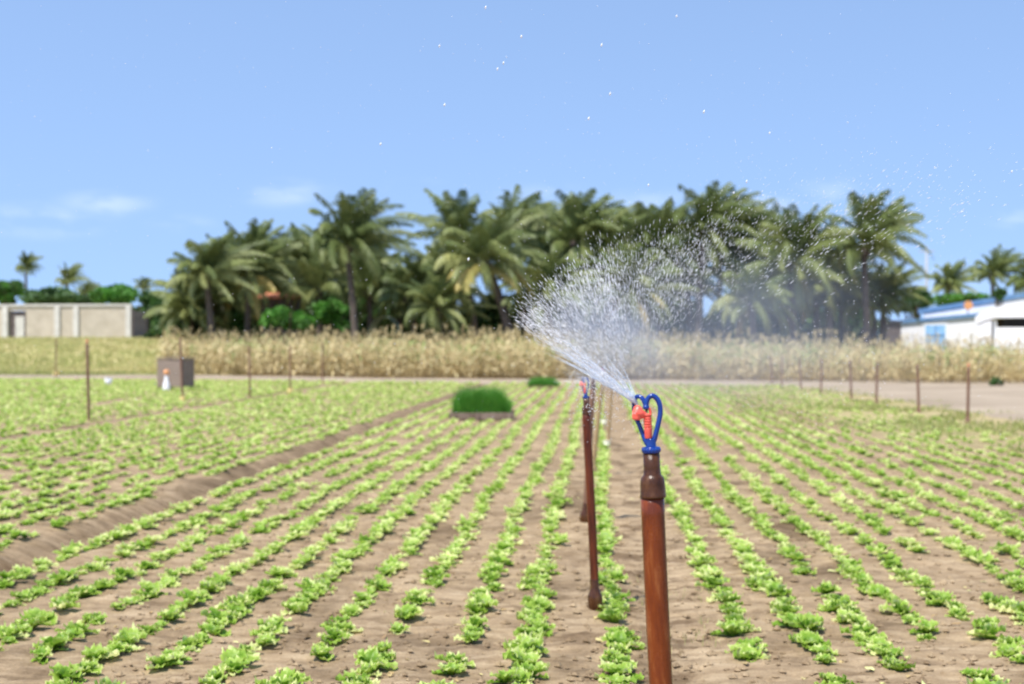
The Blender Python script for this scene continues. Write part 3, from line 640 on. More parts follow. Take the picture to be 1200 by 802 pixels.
bush('broadleaf_tree', 'dull green tree between the wall end and the palm grove', 'tree', 178, 366, 88, 56, 60, 4, .35, 3600, .16)
bush('bush', 'bright green bush below the rusty red roof', 'bush', 338, 372, 57, 66, 42, 5, .9, 3600)
bush('bush', 'bright green bush just left of the pale green tarpaulin shelter', 'bush', 388, 370, 59, 56, 46, 6, .95, 3000)
bush('bush', 'green bush under the left end palms', 'bush', 282, 378, 62, 60, 60, 7, .6, 2600)
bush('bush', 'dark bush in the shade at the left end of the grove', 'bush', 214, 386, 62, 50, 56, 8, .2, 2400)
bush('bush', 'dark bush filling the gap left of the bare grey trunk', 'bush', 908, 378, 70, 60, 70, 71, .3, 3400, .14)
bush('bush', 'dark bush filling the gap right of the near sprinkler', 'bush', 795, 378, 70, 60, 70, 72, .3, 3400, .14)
k = 0
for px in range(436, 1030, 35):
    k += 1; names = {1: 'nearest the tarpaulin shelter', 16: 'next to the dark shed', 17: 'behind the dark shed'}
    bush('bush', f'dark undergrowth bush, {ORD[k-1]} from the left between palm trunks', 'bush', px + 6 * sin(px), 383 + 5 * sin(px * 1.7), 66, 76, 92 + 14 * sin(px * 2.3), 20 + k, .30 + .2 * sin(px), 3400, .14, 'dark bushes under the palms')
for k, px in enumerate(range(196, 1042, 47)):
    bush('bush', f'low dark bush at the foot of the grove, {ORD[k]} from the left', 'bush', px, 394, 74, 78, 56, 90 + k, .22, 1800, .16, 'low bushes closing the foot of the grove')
for k, px in enumerate((235, 300, 365, 420)):
    bush('bush', f'dull green backdrop bush, {ORD[k]} from the left behind the left palms', 'bush', px, 368, 70, 84, 92, 50 + k, .28, 4200, .15, 'backdrop bushes behind the left palms')
bush('bush', 'yellow green bush behind the blue roof under the far palms', 'bush', 1130, 352, 95, 66, 26, 61, .8, 2000, .14)
bush('bush', 'dull green bush at the grove end behind the pole', 'bush', 1075, 352, 84, 46, 34, 62, .4, 2000, .14)
bush('broadleaf_tree', 'small dark green tree rising behind the white porch', 'tree', 1171, 346, 63, 17, 24, 63, .35, 900, .10)
bush('bush', 'dark clump of leaves at the left end of the blue roof', 'bush', 1067, 360, 80, 30, 18, 64, .0, 900, .10)
bush('bush', 'small green bush on the track edge before the right maize', 'bush', 1168, 448, 39.5, 16, 20, 65, .35, 700, .04)

# ------------------------------------------------------------------ block wall and gate, left
def plan(o, px0, Z0, px1, Z1):
    a, b = P(px0, Z0), P(px1, Z1); o.location = (a[0], a[1], o.location[2]); o.rotation_euler[2] = math.atan2(b[1] - a[1], b[0] - a[0])
    return math.hypot(b[0] - a[0], b[1] - a[1])
t = empty('block_wall', (0, 0, 1.1)); L = plan(t, -60, 79, 153, 78); HT = zat(358, 78) - 1.1
tag(t, 'long low sandcrete block wall with pale pillars at the left edge', 'wall')
pm = lambda px: (px + 60) / 213 * L
mb = MB()
for x0, x1 in ((0, pm(11)), (pm(31), L)): mb.box(((x0 + x1) / 2, .1, HT / 2 - .2), (x1 - x0, .2, HT + .4), tint=.5)
mb.box(((pm(11) + pm(31)) / 2, .1, HT - .12), (pm(31) - pm(11), .2, .24))
link('blockwork', mb.mesh('blockwork', M['wall'], False), t)
link('coping', MB().box((L / 2, .1, HT + .062), (L + .1, .34, .12)).mesh('coping', M['cop'], False), t)
for px in (-30, 7, 68, 90, 151): link('pillar', MB().box((pm(px), -.06, HT / 2 - .2), (.30, .11, HT + .36)).mesh('pillar', M['cop'], False), t)
d = link('door', MB().box(((pm(11) + pm(31)) / 2, .14, HT / 2 - .22), (pm(31) - pm(11) - .02, .06, HT - .1)).mesh('door', M['gate'], False), t)
link('door_leaf', MB().box((pm(23), .09, HT / 2 - .25), (.5, .05, HT - .6)).mesh('door_leaf', M['cop'], False), t)
t = empty('sheet_metal_gate', (0, 0, 1.0)); L2 = plan(t, 154, 78, 172, 84); tag(t, 'dull brown sheet metal gate at the right end of the block wall', 'gate')
mb = MB()
for k in range(10): mb.box((L2 * (k + .5) / 10, 0.02 * (k % 2), 1.0), (L2 / 10 - .01, .03, 2.0))
link('panel', mb.mesh('panel', M['gate'], False), t); 
for x in (0, L2): link('post', MB().box((x, -.05, 1.05), (.1, .1, 2.1)).mesh('post', M['gate'], False), t)

# red roofed hut and tarp shelter among palms
t = empty('hut', P(330, 62.5)); tag(t, 'small hut with a rusty red sheet roof among the left palms', 'hut')
zt = zat(349, 62.5)
link('wall', MB().box((0, 0, zt / 2), (1.5, 1.4, zt)).mesh('wall', M['gate'], False), t)
link('roof', MB().add([(-1.0, -.95, zt - .05), (1.0, -.95, zt - .05), (1.0, .9, zt + .30), (-1.0, .9, zt + .30), (-1.0, -.95, zt + .02), (1.0, -.95, zt + .02), (1.0, .9, zt + .38), (-1.0, .9, zt + .38)],
     [[0, 3, 2, 1], [4, 5, 6, 7], [0, 1, 5, 4], [1, 2, 6, 5], [2, 3, 7, 6], [3, 0, 4, 7]]).mesh('roof', M['terra'], False), t)
t = empty('tarpaulin_shelter', P(452, 60)); tag(t, 'low pale green tarpaulin shelter at the foot of the palms', 'shelter')
mb = MB(); A = np.linspace(0, pi, 11); ys_ = np.linspace(-.9, .9, 5)
V = np.array([[.85 * cos(a) * (1 + .04 * sin(5 * y)), y, zat(370, 60) * sin(a) ** .8 + .02 * sin(9 * y + a * 3)] for y in ys_ for a in A]); 
mb.add(V, [[i * 11 + j, i * 11 + j + 1, (i + 1) * 11 + j + 1, (i + 1) * 11 + j] for i in range(4) for j in range(10)])
link('cover', mb.mesh('cover', M['tarp']), t)
for x in (-.8, .8): link('pole', MB().tube([(x, -.95, 0), (x, -.95, 1.2)], .03, 6).mesh('pole', M['crate']), t)

# ------------------------------------------------------------------ house on the right
t = empty('white_house', (0, 0, 0)); L = plan(t, 1056, 73, 1260, 66); tag(t, 'white house with slanting blue roof edges and a pale blue door', 'house')
pw = lambda px: (px - 1056) / 204 * L
def slab(x0, x1, y0, y1, za0, za1, th):      # sheet sloping along x
    return MB().add([(x0, y0, za0 - th), (x1, y0, za1 - th), (x1, y1, za1 - th), (x0, y1, za0 - th), (x0, y0, za0), (x1, y0, za1), (x1, y1, za1), (x0, y1, za0)],
        [[0, 3, 2, 1], [4, 5, 6, 7], [0, 1, 5, 4], [1, 2, 6, 5], [2, 3, 7, 6], [3, 0, 4, 7]])
e0, e1 = zat(379, 73), zat(371, 70)
mb = slab(0, pw(1150), 0, 4, e0, e1, e0)
mb.v[-1][:, 2] = np.where(mb.v[-1][:, 2] < 1, -.1, mb.v[-1][:, 2])
link('front_wall', mb.mesh('front_wall', M['white'], False), t)
link('front_roof', slab(-.25, pw(1152), -.12, 1.6, e0 + .18, e1 + .20, .18).mesh('front_roof', M['bluepaint'], False), t)
h0, h1 = 2.72, 3.85
mb = slab(.3, L, 1.62, 9, h0, h1, 1); mb.v[-1][:, 2][:4] = -.1; link('upper_wall', mb.mesh('upper_wall', M['white'], False), t)
link('upper_roof', slab(.0, L + .4, 1.56, 9.3, h0 + .24, h1 + .26, .24).mesh('upper_roof', M['bluepaint'], False), t)
dx = (pw(1088) + pw(1113)) / 2; dw = pw(1113) - pw(1088)
d = link('door', MB().box((dx, -.03, 1.05), (dw, .06, 2.1)).mesh('door', M['bluedoor'], False), t)
link('door_frame', MB().box((dx, -.02, 2.14), (dw + .16, .09, .08)).box((dx - dw / 2 - .045, -.02, 1.05), (.08, .09, 2.1)).box((dx + dw / 2 + .045, -.02, 1.05), (.08, .09, 2.1)).mesh('door_frame', M['white2'], False), t)
link('panel_bar', MB().box((dx, -.075, 1.2), (.05, .03, 1.7)).box((dx, -.077, 1.6), (dw * .9, .03, .06)).mesh('panel_bar', M['bluepaint'], False), d)
t = empty('orange_sign', P(1135, 70.2, zat(357, 70))); t.rotation_euler = (0, 0, TH); tag(t, 'round orange sign fixed over the blue eave of the white house', 'sign')
a = MB(); ang = np.linspace(0, 2 * pi, 24, endpoint=False)
a.tube([(0, -.03, 0), (0, .03, 0)], .22, 24); link('disc', a.mesh('disc', M['orange'], False), t)
link('bracket', MB().box((0, .1, -.3), (.05, .05, .8)).mesh('bracket', M['pole'], False), t)
# porch
t = empty('white_porch', (0, 0, 0)); L = plan(t, 1146, 62, 1262, 60); tag(t, 'bright white porch with a rounded top and dark opening', 'porch')
pw = lambda px: (px - 1146) / 116 * L
zt, zb = zat(357, 62), zat(372, 62)
mb = MB(); ax = np.linspace(0, 1, 14); th = []
prof = [(-.05, zat(378, 62)), (-.05, zat(371, 62)), (.15, zat(366, 62)), (.5, zat(362, 62)), (.95, zat(359, 62)), (1.3, zt), (1.8, zt + .03), (2.5, zt - .03), (L, zt), (L, zb), (.75, zb), (.35, zb - .1), (.1, zat(378, 62))]
n = len(prof); V = [(x, -.3, z) for x, z in prof] + [(x, 2.0, z) for x, z in prof]
import bmesh
bm = bmesh.new(); vs = [bm.verts.new(v) for v in V]; bm.faces.new(vs[:n]); bm.faces.new(vs[n:][::-1])
for i in range(n): bm.faces.new([vs[i], vs[i + n], vs[(i + 1) % n + n], vs[(i + 1) % n]])
bmesh.ops.triangulate(bm, faces=[f for f in bm.faces if len(f.verts) > 4]); bm.normal_update(); me = bpy.data.meshes.new('canopy'); bm.to_mesh(me); me.materials.append(M['white2']); link('canopy', me, t)
link('pillar', MB().box((pw(1155), 0, zb / 2), (pw(1164) - pw(1147), .5, zb + .16)).mesh('pillar', M['white2'], False), t)
link('pillar', MB().box((pw(1240), 0, zb / 2), (.5, .5, zb)).mesh('pillar', M['white2'], False), t)
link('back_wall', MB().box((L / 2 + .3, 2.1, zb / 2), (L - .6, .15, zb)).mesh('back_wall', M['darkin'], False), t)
link('parapet', MB().box(((pw(1168) + L) / 2, -.05, zat(383, 62) / 2), (L - pw(1168), .2, zat(383, 62))).mesh('parapet', M['white2'], False), t)
t = empty('plank_shed', (0, 0, 0)); L = plan(t, 1036, 70, 1056, 70); tag(t, 'dark brown plank shed against the left end of the white house', 'shed'); H = zat(377, 70)
mb = MB()
for k in range(9): mb.box((L * (k + .5) / 9, .02 * (k % 2), H / 2), (L / 9 - .01, .05, H))
link('plank_wall', mb.mesh('plank_wall', M['gate'], False), t); link('roof', MB().box((L / 2, .8, H + .06), (L + .2, 1.9, .08)).mesh('roof', M['darkin'], False), t)
t = empty('utility_pole', P(1086, 150)); tag(t, 'thin grey utility pole against the sky right of the palms', 'utility pole'); H = zat(288, 150)
link('pole', MB().tube([(0, 0, 0), (0, 0, H)], [.2, .12], 8).mesh('pole', M['pole']), t); link('crossarm', MB().box((0, 0, H - .5), (1.6, .12, .14)).mesh('crossarm', M['pole'], False), t)

# ------------------------------------------------------------------ things in the field
def seedling_bed(label, px, Z, wd, dp, ht, seed, tray=True, n=9000):
    b = P(px, Z); t = empty('seedling_bed', (b[0], b[1], float(gz(b[0], b[1])))); t.rotation_euler[2] = TH; tag(t, label, 'seedling bed')
    if tray:
        mb = MB(); hh = .105
        for y in (-dp / 2, dp / 2): mb.box((0, y, .03 + hh / 2), (wd + .10, .03, hh))
        for x in (-wd / 2, wd / 2): mb.box((x, 0, .032 + hh / 2), (.03, dp - .04, hh - .01))
        for x in (-wd / 2, -.1, wd / 2 - .06): mb.box((x + .03, -dp / 2 - .03, .04), (.05, .05, .16))
        link('tray', mb.mesh('tray', M['tray'], False), t)
    link('soil', MB().box((0, 0, .05), (wd - .04, dp - .05, .1 if tray else .06), tint=0).mesh('soil', M['soil'], False), t)
    r = np.random.default_rng(seed); x = r.uniform(-1, 1, n); y = r.uniform(-1, 1, n); z0 = .09 if tray else .03
    h = ht * (1 - np.abs(x) ** 6 * .35) * (1 - np.abs(y) ** 6 * .2) * np.where(x > .75, .75, 1) * (1 + .5 * fbm(x * 3, y * 3, 3, seed))
    v, q, tt, ti = blades(np.c_[x * wd * .47, y * dp * .47, np.full(n, z0)], 1, r, np.clip(r.uniform(.1, .8, n) + .3 * fbm(x * 4, y * 4, 2, 4), 0, 1), .007, .6)
    vv = v.reshape(n, 5, 3); vv[:, :, 2] = z0 + (vv[:, :, 2] - z0) * h[:, None]; dxy = (vv[:, :, :2] - vv[:, :1, :2]); vv[:, :, :2] = vv[:, :1, :2] + dxy * np.where(np.arange(5) > 1, .35, 1)[None, :, None]
    link('seedlings', MB().add(vv.reshape(-1, 3), q, tt, tint=ti).mesh('seedlings', M['seed'], False), t)
seedling_bed('dense dark green seedlings in a low wooden tray among the lettuces', 565, 22.9, .94, .75, .42, 1)
seedling_bed('far low patch of dark green seedlings beside the sand track', 637, 38.5, .85, .8, .27, 2, False, 5000)

t = empty('wooden_crate', P(206, 37.6)); t.location[2] = float(gz(*t.location[:2])) + .01; t.rotation_euler[2] = -.28; tag(t, 'upright brown wooden crate standing by the left riser posts', 'crate')
mb = MB()
for k in range(5): mb.box((0, -.36, .08 + .15 * k + .075), (.82, .025, .151 if k % 2 else .149))
link('front_panel', mb.mesh('front_panel', M['crate'], False), t); b_ = link('back_panel', bpy.data.meshes['front_panel'], t); b_.location.y = .72
for x in (-.40, .40):
    mb = MB()
    for k in range(5): mb.box((x, 0, .08 + .15 * k + .075), (.025, .69, .151 if k % 2 else .149))
    link('side_panel', mb.mesh('side_panel', M['crate'], False), t)
t.scale = (.92, .8, .94)
link('lid', MB().box((0, 0, .87), (.88, .80, .03)).mesh('lid', M['crate'], False), t)
for x in (-.37, .37):
    for y in (-.33, .33): link('leg', MB().box((x, y, .42), (.05, .05, .84)).mesh('leg', M['crate'], False), t)
t = empty('plastic_bottle', P(195, 36.6)); t.location[2] = float(gz(*t.location[:2])); tag(t, 'white plastic bottle with an orange top before the wooden crate', 'bottle')
link('body', MB().lathe([(.0, 0), (.09, 0), (.10, .04), (.085, .16), (.05, .28), (.045, .40)], 16).mesh('body', M['white2']), t)
link('cap', MB().lathe([(.05, .40), (.07, .43), (.075, .49), (.06, .53), (0, .54)], 16).mesh('cap', M['orange']), t)
def cup(label, px, Z, m, rr=.055, h=.11):
    p = P(px, Z); t = empty('plastic_cup', (p[0], p[1], float(gz(p[0], p[1])) + .0)); tag(t, label, 'cup', 'plastic cups lying in the field')
    link('body', MB().lathe([(0, .01), (rr * .75, .0), (rr, h), (rr * .93, h), (rr * .7, .02), (0, .02)], 16).mesh('body', M[m]), t)
    link('rim', MB().lathe([(rr, h - .008), (rr * 1.1, h - .004), (rr * 1.1, h + .004), (rr * .94, h + .004)], 16).mesh('rim', M[m]), t)
cup('yellow cup at the foot of the far left riser post', 66, 51, 'yellow', .10, .2); cup('yellow cup at the foot of the riser post by the crate', 214, 29.4, 'yellow', .06, .13)
cup('yellow cup below the third riser post from the left', 340, 35.6, 'yellow', .08, .16); cup('pale white cup left of the crate', 127, 41, 'white2', .11, .22)
cup('cream cup standing right of the sprinkler pipes on the path', 711, 16.6, 'cream', .04, .09); cup('cream cup beyond the other cream cup on the path', 708, 21, 'cream', .045, .1)

# ------------------------------------------------------------------ sprinkler risers
u7 = 1 / 700.0
def crv(pts, n=40):                                   # smooth curve through points (Catmull-Rom)
    p = np.array(pts, float); p = np.r_[[2 * p[0] - p[1]], p, [2 * p[-1] - p[-2]]]; out_ = []
    for i in range(1, len(p) - 2):
        for t in np.linspace(0, 1, n // (len(p) - 3), endpoint=False):
            a, b, c, d = p[i - 1:i + 3]; out_.append(.5 * ((2 * b) + (-a + c) * t + (2 * a - 5 * b + 4 * c - d) * t ** 2 + (-a + 3 * b - 3 * c + d) * t ** 3))
    out_.append(p[-2]); return np.array(out_)
def H_(x, y, d=0): return ((700 + x / 8.02 - 762.4) * u7, d, (530.6 - (440 + y / 8.02)) * u7)
head = {}
def build_head():
    mb = MB(); ring = .0148
    mb.lathe([(0, 0), (ring, 0), (ring + .0006, .001), (ring + .0006, .0085), (ring - .001, .0098), (.0095, .0100)], 40)
    mb.lathe([(.0095, .0102), (.0088, .014), (.0082, .022), (.0082, .0235), (.0, .0235)], 32)
    for k in range(18):
        a = k * 2 * pi / 18; mb.box((cos(a) * (ring + .0007), sin(a) * (ring + .0007), .0048), (.0012, .0014, .0062), rz=a)
    frame = mb.mesh('base_ring', M['blue'])
    ra = crv([H_(518, 645), H_(548, 560, -.001), H_(585, 430, -.001), H_(602, 340), H_(594, 262), H_(566, 212), H_(528, 193), H_(494, 214), H_(476, 258), H_(470, 300)], 72)
    la = crv([H_(466, 645), H_(436, 570, .003), H_(402, 470, .007), H_(372, 390, .010), H_(358, 310, .012), H_(362, 238, .011), H_(390, 198, .008), H_(428, 205, .004), H_(458, 250, .001), H_(470, 300)], 72)
    n = len(ra); rr = np.interp(np.linspace(0, 1, n), [0, .15, .5, .8, 1], [.0048, .0043, .0043, .0042, .0046])
    A = MB().tube(ra, rr, 14).mesh('right_arm', M['blue']); n2 = len(la); B = MB().tube(la, np.interp(np.linspace(0, 1, n2), [0, .15, .5, .8, 1], [.0046, .0040, .0038, .0038, .0044]), 14).mesh('left_arm', M['blue'])
    hub = MB().lathe([(0, 0), (.0046, 0), (.0055, .002), (.0055, .0055), (.0035, .008), (0, .0085)], 20, c=H_(470, 318)).mesh('hub', M['blue'])
    pin = MB().tube([H_(472, 600), H_(472, 320)], .0021, 10).mesh('pin', M['pin'])
    mb = MB(); pr = []
    y = 592
    pr.append((0.0, H_(478, 592)[2])); pr += [(.0056, H_(478, 592)[2]), (.0062, H_(478, 585)[2]), (.0066, H_(478, 500)[2])]
    for k in range(5):
        yy = 492 - 25 * k; pr += [(.0068, H_(0, yy)[2]), (.0056, H_(0, yy - 1)[2]), (.0056, H_(0, yy - 6)[2]), (.0070, H_(0, yy - 7)[2]), (.0070, H_(0, yy - 24)[2])]
    pr += [(.0068, H_(0, 362)[2]), (.0030, H_(0, 358)[2])]
    cx = H_(480, 0)[0]; mb.lathe(pr, 28, c=(cx, 0, 0))
    mb.tube(crv([H_(506, 372, .001), H_(508, 340, .001), H_(497, 305, 0)], 12), [.0024] * 13, 8)
    # elbow and nozzle: fat rounded piece left of the body, opening up and away to the left
    mb.tube(crv([H_(452, 372), H_(428, 362, -.002), H_(402, 352, -.004), H_(382, 348, -.004)], 15), np.linspace(.0060, .0098, 16), 18)
    mb.tube(crv([H_(378, 414, -.004), H_(380, 385, -.004), H_(384, 350, -.004), H_(396, 318, -.002), H_(412, 300, 0)], 24), np.interp(np.linspace(0, 1, 25), [0, .12, .5, .85, 1], [.0050, .0080, .0088, .0078, .0055]), 20)
    mb.tube([H_(440, 366, -.006), H_(508, 372, -.006)], .0014, 8)
    rotor = mb.mesh('rotor', M['red'])
    nz = MB().tube([H_(392, 330, -.003), H_(366, 290, .001)], [.0042, .0036], 14).mesh('nozzle', M['red'])
    head.update(base_ring=frame, right_arm=A, left_arm=B, hub=hub, pin=pin, rotor=rotor, nozzle=nz)
build_head()
def riser(label, bx, by, tx, ty, zbell, group, pm='pvc', jm='joint', hd=True, base=True, rp=.0197, group_r=None, sc=1.0, cap=False, rzh=0):
    z0 = float(gz(bx, by)); t = empty('sprinkler_riser', (bx, by, z0)); tag(t, label, 'sprinkler riser', group)
    Hh = zbell - z0; d = np.array([tx - bx, ty - by, Hh]); ln = np.linalg.norm(d); from_z = d / ln
    t.rotation_euler = (-math.asin(from_z[1]), math.asin(from_z[0]), 0)
    r = np.random.default_rng(int(abs(bx * 91 + by * 13)))
    zz = np.linspace(-.15, ln + .01, 30); mb = MB(); mb.tube(np.c_[.0016 * np.sin(zz * 5 + bx), .0012 * np.sin(zz * 7), zz], rp, 28); link('pipe', mb.mesh('pipe', M[pm]), t)
    k = sc
    pr = [(rp + .0003, ln - .0005), (.0218 * k, ln), (.0222 * k, ln + .002), (.0214 * k, ln + .005), (.0207 * k, ln + .022), (.0203 * k, ln + .028), (.0190 * k, ln + .033), (.0160 * k, ln + .0365), (.0146 * k, ln + .038), (.0140 * k, ln + .050), (.0138 * k, ln + .0745), (.0, ln + .0745)]
    link('coupling', MB().lathe(pr, 36).mesh('coupling', M[jm]), t)
    if base: link('base_socket', MB().lathe([(.024, -.05), (.034, -.02), (.035, .05), (.033, .062), (.026, .078), (.0215, .095), (.0208, .13), (rp, .135)], 32).mesh('base_socket', M[jm]), t)
    if hd:
        h = empty('sprinkler_head', (0, 0, ln + .0748), rzh); h.parent = t
        for nm, me in head.items(): link(nm, me, h)
    if cap: link('cap', MB().lathe([(rp * 1.0, ln + .074), (.019, ln + .076), (.018, ln + .11), (.010, ln + .125), (0, ln + .126)], 16).mesh('cap', M['terra']), t)
    return t
G1 = 'sprinkler risers along the bare path'
def rp_(px, Z): p = P(px, Z); return p[0], p[1]
def rs(label, bpx, tpx, Z, zb, **k): b = rp_(bpx, Z); q = rp_(tpx, Z); return riser(label, b[0], b[1], q[0], q[1], zb, k.pop('g', G1), **k)
rs('nearest sprinkler riser, thick glossy red-brown pipe with blue and red head', 795, 765.5, 2.38, .990, base=False)
rs('second sprinkler riser, slim dark red pipe leaning left behind the nearest', 698, 687.5, 6.66, .912, rzh=-.6, pm='pvcd')
rs('third sprinkler riser, brown pipe mostly hidden behind the second one', 685, 694.5, 9.9, .925, jm='joint', pm='post', rzh=.5)
rs('fourth sprinkler riser, tan dusty pipe left of the last one', 694, 705.5, 13.4, .845, pm='tan', jm='tan', rzh=.2)
rs('farthest sprinkler riser on the path, tan pipe without water', 712, 717.5, 17.2, .80, pm='tan', jm='tan', hd=False)
GR, GL_ = 'riser posts along the right field edge', 'riser posts in the left of the field'
for i, (px, Z) in enumerate([(1135, 21.9), (1075, 25), (1028, 27.8), (996, 30.6), (963, 33.5), (937, 36.2), (917, 38.8), (903, 41)]):
    rs(f'brown riser post, {ORD[i]} from the right at the sand track edge', px + (2 if i % 2 else -1), px, Z, .80 - .01 * (i % 3), g=GR, pm='post', jm='post', hd=False, base=i < 3, cap=(i < 1), rp=.024, sc=1.25)
for i, (bpx, tpx, Z, zb, lb) in enumerate([(104, 102, 22.8, 1.17, 'red-brown riser post standing alone left of the crate, nearest on the left'), (214, 211, 30.2, 1.27, 'riser post standing just in front of the wooden crate'),
        (293, 291.5, 32.2, 1.10, 'riser post right of the crate against the maize, leftmost of three'), (340, 339.5, 36.2, 1.08, 'riser post in the middle of three right of the crate'),
        (378, 378, 42.5, 1.15, 'farthest riser post right of the crate, shortest in the picture'), (65, 66, 50.5, 1.30, 'far thin riser post before the rough grass at the left')]):
    rs(lb, bpx, tpx, Z, zb, g=GL_, pm='post', jm='post', hd=False, base=False, cap=(i == 0), rp=.024, sc=1.25)

# ------------------------------------------------------------------ water
def watermat(name, a, col=(.93, .96, 1.0)):
    m, n, o = mat(name); d = N(n, 'ShaderNodeBsdfPrincipled'); d.inputs['Base Color'].default_value = (*col, 1); d.inputs['Roughness'].default_value = .08
    d.inputs['Specular IOR Level'].default_value = .8; d.inputs['Transmission Weight'].default_value = .15
    tr = N(n, 'ShaderNodeBsdfTranslucent'); tr.inputs[0].default_value = (*col, 1); tp = N(n, 'ShaderNodeBsdfTransparent')
    m1 = N(n, 'ShaderNodeMixShader'); m1.inputs[0].default_value = .35; n.links.new(d.outputs[0], m1.inputs[1]); n.links.new(tr.outputs[0], m1.inputs[2])
    m2 = N(n, 'ShaderNodeMixShader'); m2.inputs[0].default_value = a; n.links.new(tp.outputs[0], m2.inputs[1]); n.links.new(m1.outputs[0], m2.inputs[2]); n.links.new(m2.outputs[0], o.inputs[0]); return m
M['drop'] = watermat('water_drop', .92, (.97, .98, 1.0)); M['jet'] = watermat('water_jet', .32, (.82, .90, 1.0))
OCT = np.array([[1, 0, 0], [-1, 0, 0], [0, 1, 0], [0, -1, 0], [0, 0, 1], [0, 0, -1]], float)
OT = np.array([[4, 0, 2], [4, 2, 1], [4, 1, 3], [4, 3, 0], [5, 2, 0], [5, 1, 2], [5, 3, 1], [5, 0, 3]])
def drops(P0, D, half, rad):
    """tiny ellipsoids at P0 stretched along D"""
    D = D / (np.linalg.norm(D, axis=1)[:, None] + 1e-9); ref = np.where(np.abs(D[:, 1:2]) > .9, np.array([[1., 0, 0]]), np.array([[0, 1., 0]]))
    U = np.cross(D, ref); U /= np.linalg.norm(U, axis=1)[:, None]; W = np.cross(D, U); n = len(P0)
    V = P0[:, None] + OCT[None, :, 0:1] * U[:, None] * rad[:, None, None] + OCT[None, :, 1:2] * W[:, None] * rad[:, None, None] + OCT[None, :, 2:3] * D[:, None] * half[:, None, None]
    return V.reshape(-1, 3), (OT[None] + (np.arange(n) * 6)[:, None, None]).reshape(-1, 3)
r = np.random.default_rng(77); CR = np.array([cos(TH), sin(TH), 0]); CF = np.array([-sin(TH), cos(TH), 0]); UP = np.array([0, 0, 1.])
ORG = np.array(P(746, 2.385, zat(472, 2.385)))
# the rotor turns: water thrown earlier (right) has flown further than water leaving now (left)
phis = [24, 32, 42, 53, 73, 90, 106, 125, 140, 146]; Rout = [.72, .65, .49, .375, .275, .25, .242, .235, .232, .228]; Rin = [.42, .38, .27, .19, .12, .09, .06, .03, .015, .01]
def fan(n, a0, a1, tight, power=1.0, jit=.010):
    ph = r.uniform(a0, a1, n); ro = np.interp(ph, phis, Rout); ri = np.interp(ph, phis, Rin); u = r.random(n) ** power
    rad = ri + (ro - ri) * u + r.normal(0, tight, n) * ro; rad = np.abs(rad)
    dp = r.normal(0, 1, n) * (.03 + .22 * rad) + .35 * rad
    a = np.radians(ph); d = CR * np.cos(a)[:, None] + UP * np.sin(a)[:, None] + CF * (dp / np.maximum(rad, .03))[:, None] * .6
    p = ORG + CR * (rad * np.cos(a) * (1 + .42 * dp))[:, None] + UP * (rad * np.sin(a) * (1 + .42 * dp) - 0)[:, None] + CF * dp[:, None] + r.normal(0, jit, (n, 3)) * rad[:, None] * 4
    return p, d, rad
Vs = MB()
def put(p, d, half, rad): v, t = drops(p, d, half, rad); Vs.add(v, None, t)
px1 = u7
for n, a0, a1, tg, pw_, r0, l0 in ((1900, 98, 145, .05, .45, .44, 4.4), (1700, 60, 104, .10, .5, .34, 3.2), (1300, 38, 66, .18, .6, .28, 2.8), (420, 27, 42, .12, .5, .42, 4.0), (1800, 100, 146, .03, .8, .24, 4.2), (1500, 136, 145, .02, 1.0, .26, 5), (9000, 62, 140, .06, .7, .13, 2)):
    p, d, rad = fan(n, a0, a1, tg, pw_); k = r.random(n) ** 2
    put(p, d + r.normal(0, .07, d.shape), px1 * (l0 * (.45 + 1.1 * k)) , px1 * r0 * .88 * (.45 + .8 * r.random(n) ** 3))
# scattered drops everywhere round the fan
n = 1200; pxx = np.r_[r.normal(870, 190, 700), r.uniform(-10, 1210, 500)]; pyy = np.r_[r.normal(285, 95, 700), r.uniform(-5, 520, 500)]
k = pyy < 560; pxx, pyy = pxx[k], pyy[k]; n = len(pxx); ZZ = r.uniform(2.2, 3.3, n)
p = np.array([P(a, c, zat(b, c)) for a, b, c in zip(pxx, pyy, ZZ)])
put(p, CR * ((pxx - 740) / 300)[:, None] + UP * ((470 - pyy) / 300)[:, None] + r.normal(0, .5, (n, 3)), px1 * r.uniform(.5, 1.3, n), px1 * (.26 + .45 * r.random(n) ** 4))
for X_, Y_ in ((569, 8), (515, 53), (590, 73), (583, 80), (611, 42), (715, 109), (793, 18), (521, 122), (446, 168), (860, 225), (760, 216), (665, 302), (549, 303), (875, 212), (690, 138), (1186, 200), (705, 52), (825, 130), (902, 155)):
    q = np.array([P(X_, 2.6, zat(Y_, 2.6))]); put(q, UP[None] + .3 * CR, px1 * np.array([2.0 + r.random()]), px1 * np.array([1.2 + .5 * r.random()]))
# splashes falling round the head and by the second riser
n = 420; q = ORG + r.normal(0, 1, (n, 3)) * (.035, .04, .03) + CR * -.05 + UP * .01; put(q, r.normal(0, 1, (n, 3)), px1 * r.uniform(.4, 1.2, n), px1 * r.uniform(.3, .7, n))
n = 240; q = np.array([P(a, 2.4 + .5 * b, zat(c, 2.4 + .5 * b)) for a, b, c in zip(r.uniform(755, 1040, n), r.random(n), r.normal(430, 34, n))]); put(q, r.normal(0, 1, (n, 3)), px1 * r.uniform(.5, 1.1, n), px1 * r.uniform(.35, .7, n))
n = 700; c = np.array(P(684, 6.6, zat(444, 6.6))); q = c + r.normal(0, 1, (n, 3)) * (.045, .06, .035); put(q, r.normal(0, 1, (n, 3)), r.uniform(.001, .004, n), r.uniform(.0008, .002, n))
tag(link('water_spray', Vs.mesh('water_spray', M['drop'])), 'white spray of water drops thrown up by the nearest sprinkler', 'water spray', kind='stuff')
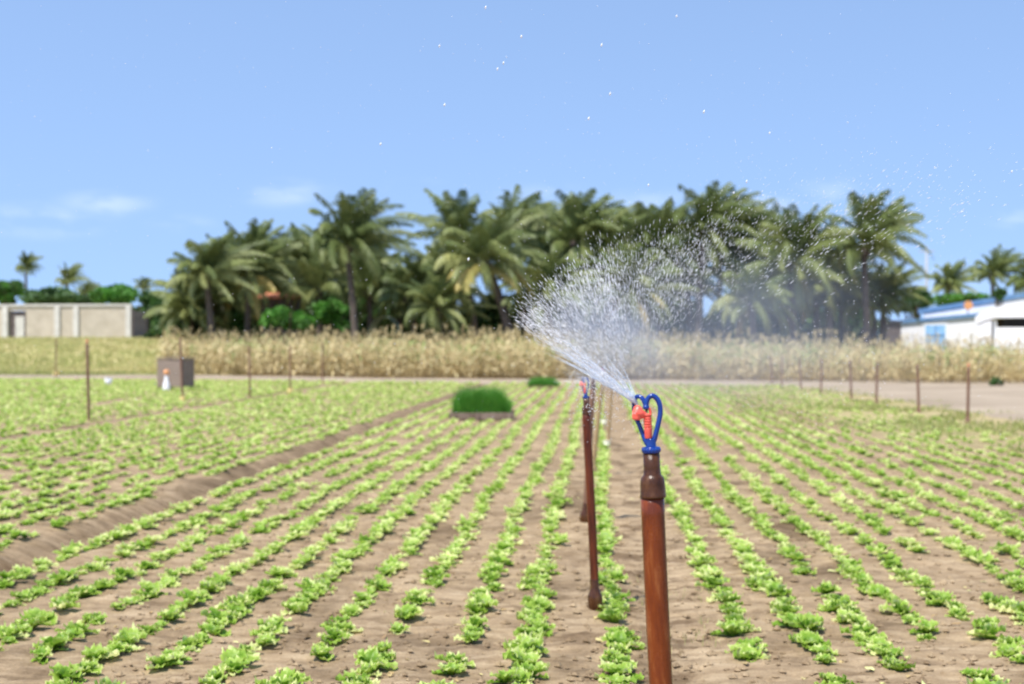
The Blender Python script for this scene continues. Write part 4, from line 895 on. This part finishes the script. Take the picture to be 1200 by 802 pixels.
# filaments of the jet itself
mb = MB()
for k in range(60):
    a = np.radians(r.normal(138.5, 3) if k < 34 else r.uniform(104, 136)); Lr = (.225 if k < 34 else .12) * r.uniform(.35, 1.0); dp = r.normal(.04, .04)
    s = np.linspace(.0, 1, 9); pts = ORG + CR * (np.cos(a) * Lr * s)[:, None] + UP * (np.sin(a) * Lr * s - .02 * s ** 2)[:, None] + CF * (dp * s)[:, None]
    pts += (np.cumsum(r.normal(0, .0013, (9, 3)), 0)); w_ = (.0013 if k < 34 else .0007) * r.uniform(.5, 1.3)
    mb.tube(pts, w_ * np.array([1.1, 1.2, 1.1, 1, .85, .8, .55, .35, .1]) * r.uniform(.7, 1.3, 9), 6)
tag(link('water_jet', mb.mesh('water_jet', M['jet'])), 'thin bluish water jet leaving the nearest sprinkler up to the left', 'water jet', kind='stuff')
# fine mist hanging in the fan
def mist(nm, px, py, Z, rx, ry, rz, dens, rot, label):
    m, n, o = mat(nm); t = N(n, 'ShaderNodeTexCoord'); ln = N(n, 'ShaderNodeVectorMath', operation='LENGTH'); n.links.new(t.outputs['Object'], ln.inputs[0])
    mr = N(n, 'ShaderNodeMapRange', interpolation_type='SMOOTHSTEP'); n.links.new(ln.outputs['Value'], mr.inputs[0]); mr.inputs[1].default_value = 1; mr.inputs[2].default_value = .0; mr.inputs[3].default_value = 0; mr.inputs[4].default_value = dens
    x = N(n, 'ShaderNodeTexNoise'); x.inputs['Scale'].default_value = 2.2; n.links.new(t.outputs['Object'], x.inputs['Vector'])
    m2 = N(n, 'ShaderNodeMath', operation='MULTIPLY'); n.links.new(mr.outputs[0], m2.inputs[0]); n.links.new(x.outputs['Fac'], m2.inputs[1])
    v = N(n, 'ShaderNodeVolumePrincipled'); v.inputs['Color'].default_value = (.86, .91, 1, 1); v.inputs['Anisotropy'].default_value = 0; n.links.new(m2.outputs[0], v.inputs['Density']); n.links.new(v.outputs[0], o.inputs['Volume'])
    mb = MB(); pr = [(sin(a), -cos(a)) for a in np.linspace(0.001, pi - .001, 14)]; mb.lathe(pr, 24); ob = link(nm, mb.mesh(nm, m), None, P(px, Z, zat(py, Z)))
    ob.scale = (rx, ry, rz); ob.rotation_euler = (0, rot, TH); tag(ob, label, 'mist', kind='stuff')
mist('water_mist', 712, 396, 2.47, .155, .12, .10, 17, .5, 'fine white mist inside the water fan')
mist('water_mist', 850, 375, 2.75, .40, .24, .17, 2.6, -.15, 'thin drifting mist right of the water fan')
mist('water_mist', 905, 425, 2.9, .50, .24, .12, 1.7, -.1, 'thin veil of mist over the right side of the field')
print('lettuces', len(plants), 'maize', len(st), 'objects', len(S.objects))
